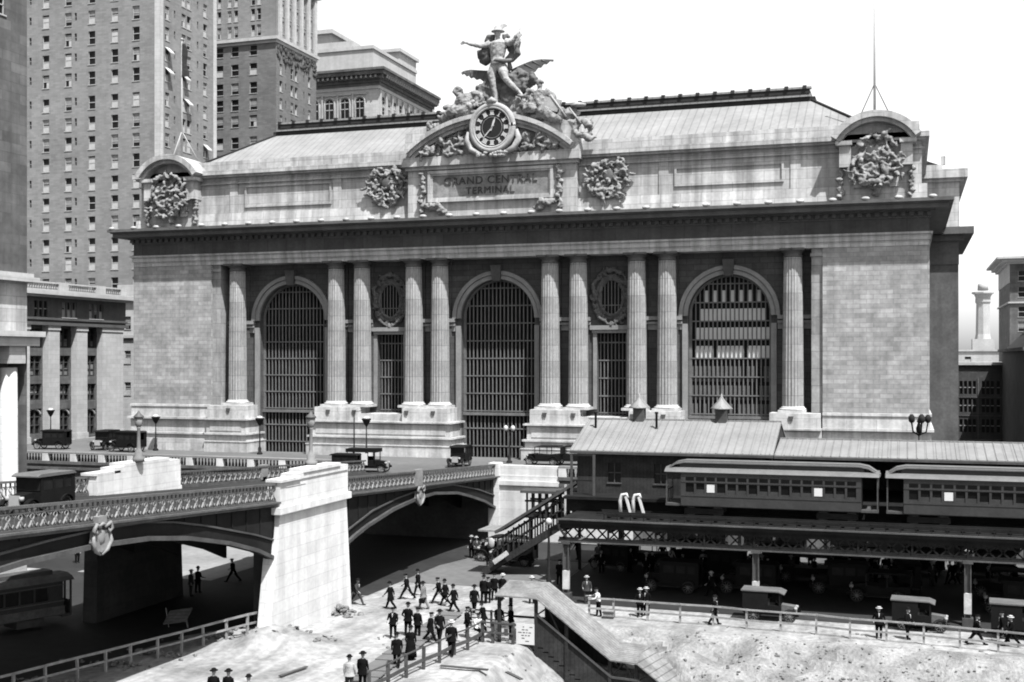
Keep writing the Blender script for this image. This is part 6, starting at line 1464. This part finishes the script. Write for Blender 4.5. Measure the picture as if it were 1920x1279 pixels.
def body_mesh(key, pal):
    if key not in BM:
        mb, hd, hands = body(POSES[key]); me = mb.mesh('b', 'skin'); t = bpy.data.objects.new('tmp', me); S.collection.objects.link(t)
        r = t.modifiers.new('r', 'REMESH'); r.mode = 'VOXEL'; r.voxel_size = .0155; r.use_smooth_shade = True
        m2 = evaluated(t); bpy.data.objects.remove(t); BM[key] = (m2, hd, hands); box_uv(m2)
    if (key, pal) not in BM:
        m2, hd, hands = BM[key]; m = m2.copy(); m.name = 'person_body'; m.materials.clear(); up_, lo_ = PAL[pal]
        for n in ('skin', up_, lo_, 'shoe'): m.materials.append(MATS[n])
        idx = []; sm = []
        for p in m.polygons:
            c = p.center
            if c.z > 1.47 and (c-hd).length < .25: i = 0
            elif min((c-h).length for h in hands) < .115: i = 0
            elif c.z < .085: i = 3
            elif c.z < .93 and abs(c.x) < .2: i = 2
            else: i = 1
            idx.append(i)
        m.polygons.foreach_set('material_index', idx); m.polygons.foreach_set('use_smooth', [True]*len(idx)); BM[(key, pal)] = (m, hd)
    return BM[(key, pal)]
POSES = {'stand': dict(hl=2, hr=-3), 'wait': dict(hl=4, hr=-5, al=10, ar=15, el=60, er=20, out=.07), 'hips': dict(hl=3, hr=-3, al=-15, ar=-15, el=70, er=70, out=.1),
         'walk': dict(hl=24, hr=-20, kl=4, kr=18, al=-22, ar=24, el=12, er=20, lean=3), 'stride': dict(hl=-28, hr=30, kl=14, kr=6, al=26, ar=-24, el=25, er=12, lean=5),
         'step': dict(hl=-12, hr=16, kl=16, kr=3, al=12, ar=-10, lean=2), 'reach': dict(hl=6, hr=-8, al=55, ar=30, el=35, er=50, lean=8), 'sit': dict(hl=70, hr=62, kl=75, kr=70, al=30, ar=30, el=40, er=40, lean=12)}
CM = {}
def coat_mesh(hem, m, lean, flare=1.0):
    k = (hem, m, lean, flare)
    if k not in CM:
        mb = MB(); pr = [(1.46, .09, .075), (1.43, .17, .1), (1.36, .212, .13), (1.2, .2, .14), (1.05, .178, .135), (.95, .19, .145), (hem, .2+.05*flare, .15+.05*flare)]
        n = 16; vs = []
        for z, rx, ry in pr:
            for j in range(n):
                a = 2*PI*j/n; vs.append(Vector((rx*math.cos(a), ry*math.sin(a)-math.tan(R(lean))*(z-.95), z)))
        fs = [(i*n+j, i*n+(j+1) % n, (i+1)*n+(j+1) % n, (i+1)*n+j) for i in range(len(pr)-1) for j in range(n)]
        mb.add(vs, fs, 0, True)
        # shirt front
        mb.prism([(-.03, -.155-math.tan(R(lean))*.4, 1.43), (.03, -.155-math.tan(R(lean))*.4, 1.43), (0, -.17-math.tan(R(lean))*.25, 1.2)], (0, .06, 0), 1)
        CM[k] = mb.mesh('coat', [m, 'cloth_white'])
    return CM[k]
def skirt_mesh(m):
    k = ('skirt', m)
    if k not in CM: CM[k] = MB().lathe((0, 0, 0), [(.3, .12), (.27, .4), (.22, .75), (.16, 1.0), (.13, 1.05)], 18).mesh('skirt', m)
    return CM[k]
def hat_mesh(kind):
    if kind not in CM:
        if kind == 'straw': mb = MB().lathe((0, 0, 0), [(.165, .0), (.165, .015), (.1, .02), (.098, .035)], 18, 0).lathe((0, 0, 0), [(.1, .03), (.1, .055)], 18, 1).lathe((0, 0, 0), [(.098, .055), (.097, .09), (.02, .095)], 18, 0)
        elif kind == 'bowler': mb = MB().lathe((0, 0, 0), [(.14, .01), (.145, .022), (.098, .02), (.1, .07), (.08, .115), (.03, .14)], 16, 1)
        elif kind == 'fedora': mb = MB().lathe((0, 0, 0), [(.17, .0), (.175, .015), (.1, .02), (.096, .1), (.06, .12), (.02, .1)], 16, 1)
        elif kind == 'cap': mb = MB().lathe((0, 0, 0), [(.1, -.01), (.125, .03), (.11, .06), (.03, .075)], 14, 1).prism([(-.07, -.09, .0), (.07, -.09, .0), (.05, -.16, -.01), (-.05, -.16, -.01)], (0, 0, .015), 1)
        else: mb = MB().lathe((0, 0, 0), [(.24, .0), (.24, .02), (.11, .03), (.1, .1), (.04, .13)], 18, 0)
        CM[kind] = mb.mesh('hat', ['straw', 'felt'])
    return CM[kind]
def person(u, v, deg, pose, pal, hat, label, group, hem=.8, z=0.0, skirt=None, bag=False, scale=1.0, pos=None):
    m, hd = body_mesh(pose, pal); loc = Vector(pos) if pos else G(u, v, z)
    if not pos and z == 0: loc.z = hgt(loc.x, loc.y)+.02
    low = min(q.co.z for q in m.vertices); loc.z -= low*scale
    o = link_mesh('person', m, None, loc, (0, 0, R(deg)), (scale*1.14, scale*1.14, scale)); tag(o, label, 'person', group)
    def child(nm, me, off=(0, 0, 0), rot=(0, 0, 0)):
        c = bpy.data.objects.new(nm, me); S.collection.objects.link(c); c.location = off; c.rotation_euler = rot; adopt(c, o); return c
    ln = POSES[pose].get('lean', 0)
    if hem: child('coat', coat_mesh(hem, PAL[pal][0], ln))
    if skirt: child('skirt', skirt_mesh(skirt))
    if hat: child('hat', hat_mesh(hat), (hd.x, hd.y, hd.z+.065), (R(-4), 0, 0))
    if bag:
        hs = BM[pose][2]; h = hs[1]
        if 'bag' not in CM: CM['bag'] = MB().box(-.05, .05, -.2, .2, -.34, -.06).tube([(0, -.08, -.07), (0, -.05, .0), (0, .05, .0), (0, .08, -.07)], .012, 5).mesh('handbag', 'felt')
        b_ = bpy.data.objects.new('travel_bag', CM['bag']); S.collection.objects.link(b_); Mx = Matrix.Rotation(R(deg), 3, 'Z'); b_.location = loc+Mx@(h+Vector((0, 0, -.04))); b_.rotation_euler = (0, 0, R(deg))
        tag(b_, 'dark bag carried by the '+label, 'bag')
    return o
GP = 'people crossing the sunlit dirt'; GU = 'people in the shade under the railway'; GF = 'people along the right fence'; GB = 'people by the bridge'
person(669, 1134, 75, 'stride', 'grey', 'fedora', 'man in grey striding out beside the white pier base', GP)
person(732, 1143, -95, 'walk', 'dark', 'bowler', 'man in long dark coat walking left, nearest the shadow edge', GP, hem=.62)
person(763, 1124, -90, 'stride', 'dark', 'cap', 'slim man striding left at the edge of the bridge shadow', GP)
person(784, 1117, -80, 'step', 'dark', 'bowler', 'man half against the bridge shadow, farthest left walker', GP)
person(794, 1143, -100, 'step', 'mid', 'fedora', 'person in light grey suit', GP, bag=True)
person(823, 1132, -85, 'stride', 'dark', 'cap', 'left man of the overlapping pair mid-stride', GP)
person(835, 1137, -90, 'walk', 'dark', 'bowler', 'right man of the overlapping pair', GP)
person(851, 1148, -100, 'walk', 'dark', 'bowler', 'man in round hat walking left of the lone standing man', GP)
person(889, 1150, 180, 'step', 'dark', 'fedora', 'lone man seen from behind in the middle of the dirt', GP, hem=.72)
person(907, 1132, 170, 'stand', 'dark', 'bowler', 'stout leftmost man of the four standing together', GP, scale=1.03)
person(915, 1131, 190, 'stand', 'dark', 'cap', 'second man of the four standing together', GP, scale=.95)
person(927, 1126, 180, 'wait', 'dark', 'cap', 'third man of the four standing together', GP)
person(942, 1126, 165, 'step', 'dark', 'straw', 'rightmost man of the four standing together', GP)
person(737, 1197, 10, 'wait', 'dark', 'cap', 'man with folded arms standing at the boardwalk start', GP)
person(765, 1192, 175, 'hips', 'dark', 'bowler', 'broad man with hands on hips on the boardwalk', GP, scale=1.06)
person(783, 1198, 160, 'stand', 'dark', 'cap', 'man close at the right of the one with hands on hips', GP)
person(807, 1206, 100, 'walk', 'dark', 'cap', 'dark figure stepping behind the post fence, left of two', GP, hem=.7)
person(824, 1203, 185, 'step', 'dark', 'fedora', 'dark figure in brimmed hat behind the post fence, right of two', GP, hem=.72)
person(846, 1230, 190, 'step', 'dark', 'straw', 'tall man in straw hat leaning over the post fence', GP, hem=.75, scale=1.08)
person(744, 1252, 200, 'step', 'dark', 'bowler', 'man in a long jacket walking beside the woman in white collar', GP, hem=.7)
person(770, 1237, 185, 'stand', 'dark', 'bowler', 'woman in a long dark dress with white collar', GP, hem=.75, skirt='cloth_black')
person(655, 1300, 185, 'stand', 'light', 'bowler', 'person in pale jacket at the bottom edge', GP)
person(680, 1292, 175, 'stand', 'dark', 'fedora', 'dark suited man beside the one in the pale jacket', GP, hem=.7)
person(876, 1196, 95, 'wait', 'dark', 'cap', 'man at the fence corner facing the seated group', GP)
person(893, 1200, 60, 'sit', 'shirt', 'cap', 'man in white shirt crouching at the fence corner', GP, hem=0)
person(907, 1186, -80, 'reach', 'dark', 'bowler', 'man bending forward over the fence corner', GP)
person(936, 1190, 175, 'stand', 'dark', 'cap', 'dark figure standing behind the white notice', GP)
person(958, 1192, -60, 'wait', 'dark', 'cap', 'dark figure at the mouth of the pit stair', GP)
person(400, 1327, 180, 'step', 'dark', 'fedora', 'dark hatted man at the bottom edge, leftmost of three', GP)
person(428, 1329, 175, 'stand', 'dark', 'fedora', 'dark hatted man at the bottom edge, middle of three', GP)
person(466, 1341, 185, 'stand', 'dark', 'bowler', 'hat just showing at the bottom edge, rightmost of three', GP)
person(371, 1112, 165, 'wait', 'dark', 'bowler', 'dark man standing behind the far pier under the bridge', GB)
person(437, 1092, -85, 'stride', 'dark', 'cap', 'man striding at the shadow edge seen under the bridge', GB)
person(358, 1118, 100, 'stand', 'grey', 'straw', 'man in straw hat partly hidden by the far pier', GB)
person(145, 1056, 60, 'stand', 'shirt', 'straw', 'man in white shirt beyond the streetcar roof', GB, hem=0)
person(1100, 1131, 20, 'wait', 'grey', 'straw', 'man in grey stooping behind the left end of the right fence', GF)
person(1122, 1156, -70, 'reach', 'shirt', 'cap', 'man in white sleeves and dark vest left of the crate', GF, hem=0)
person(1200, 1157, 10, 'wait', 'dark', 'straw', 'left of two straw-hatted men at the fence', GF)
person(1212, 1155, -20, 'stand', 'dark', 'straw', 'right of two straw-hatted men at the fence', GF)
person(1339, 1172, 100, 'step', 'dark', 'fedora', 'lone man walking right behind the fence, left of the van', GF)
person(1648, 1197, 5, 'hips', 'dark', 'straw', 'man in large straw hat facing out with legs apart', GF)
person(1702, 1199, 60, 'wait', 'dark', 'bowler', 'man with pale sash beside the second van', GF)
person(1830, 1210, 90, 'stride', 'dark', 'cap', 'man striding right near the painted column', GF)
person(1897, 1214, -80, 'walk', 'dark', 'straw', 'man in straw hat near the right edge', GF)
person(1880, 1206, -100, 'step', 'dark', 'cap', 'man just behind the one at the right edge', GF)
person(997, 1132, 180, 'stand', 'dark', 'straw', 'straw hat showing above the pit stair roof', GP)
person(1049, 1097, 170, 'wait', 'dark', 'cap', 'man standing behind the black lamp post', GU)
person(1122, 1060, 20, 'wait', 'mid', 'straw', 'person in pale suit on the lit kerb under the railway', GU)
for i, (u, v) in enumerate(((884, 1046), (893, 1048), (906, 1050), (916, 1051), (925, 1050))):
    person(u, v, (0, 40, -60, 10, 200)[i], ('stand', 'wait', 'step', 'stand', 'wait')[i], ('dark', 'grey', 'dark', 'shirt', 'dark')[i], ('straw', 'straw', 'cap', 'straw', 'straw')[i], ('leftmost', 'second', 'third', 'fourth', 'rightmost')[i]+' of the crowd at the foot of the covered stair', 'crowd at the foot of the covered stair', hem=.8 if i != 3 else 0)
for i, (u, v, pl, lb_) in enumerate(((1212, 1082, 'dark', 'straw-hatted man behind the shaded car, first from the left'), (1258, 1068, 'shirt', 'man in white shirt behind the shaded car'), (1335, 1120, 'dark', 'man crossing the shaded street below the lattice girder'),
     (1320, 1076, 'light', 'man in pale jacket in the middle of the shade'), (1385, 1072, 'grey', 'straw-hatted man left of the second column'), (1440, 1092, 'shirt', 'white-sleeved man right of the second column'), (1495, 1080, 'dark', 'straw-hatted man behind the open shaded car'),
     (1562, 1085, 'grey', 'man in grey midway between the columns'), (1626, 1092, 'dark', 'man in bright straw hat with legs apart in the shade'), (1643, 1086, 'light', 'woman in pale dress under the girder'), (1660, 1086, 'dark', 'man beside the woman in pale dress'),
     (1747, 1100, 'grey', 'man carrying a pale bundle left of the painted column'), (1782, 1096, 'dark', 'straw-hatted man just left of the painted column'), (1853, 1112, 'dark', 'straw-hatted man right of the painted column'), (1165, 1056, 'dark', 'dark man left of the under-railway car'))):
    person(u, v, (0, 60, -90, 180, 20, -40, 90)[i % 7], ('stand', 'wait', 'walk', 'hips', 'step')[i % 5], pl, 'straw' if i not in (5, 10) else 'cap', lb_, GU, hem=0 if pl == 'shirt' else .8, skirt='cloth_light' if 'woman' in lb_ else None)
rnd = random.Random(31); HP = ['by the leftmost column', 'just right of the leftmost column', 'a quarter of the way to the second column', 'halfway to the second column', 'near the second column, left side', 'just left of the second column', 'just right of the second column', 'a little right of the second column', 'between the second and painted columns, left part', 'midway between second and painted columns', 'between the second and painted columns, right part', 'close to the painted column, left side', 'touching the painted column', 'just right of the painted column', 'between painted column and picture edge', 'near the right picture edge']
for i, h_ in enumerate(HP):
    for k in range(2):
        u = 1095+i*52+rnd.uniform(-12, 12)+k*22; v = 1052+(u-1095)*.035+k*22+rnd.uniform(-3, 3); pl = rnd.choice(('dark', 'dark', 'grey', 'dark', 'shirt')); ht = rnd.choice(('straw', 'cap', 'bowler', 'straw'))
        person(u, v, rnd.uniform(0, 360), rnd.choice(('stand', 'wait', 'walk', 'step', 'hips')), pl, ht, ('far kerb figure ', 'roadway figure ')[k]+{'dark': 'in dark suit ', 'grey': 'in grey suit ', 'shirt': 'in white shirt '}[pl]+h_, GU, hem=0 if pl == 'shirt' else .8)
S.frame_set(1)
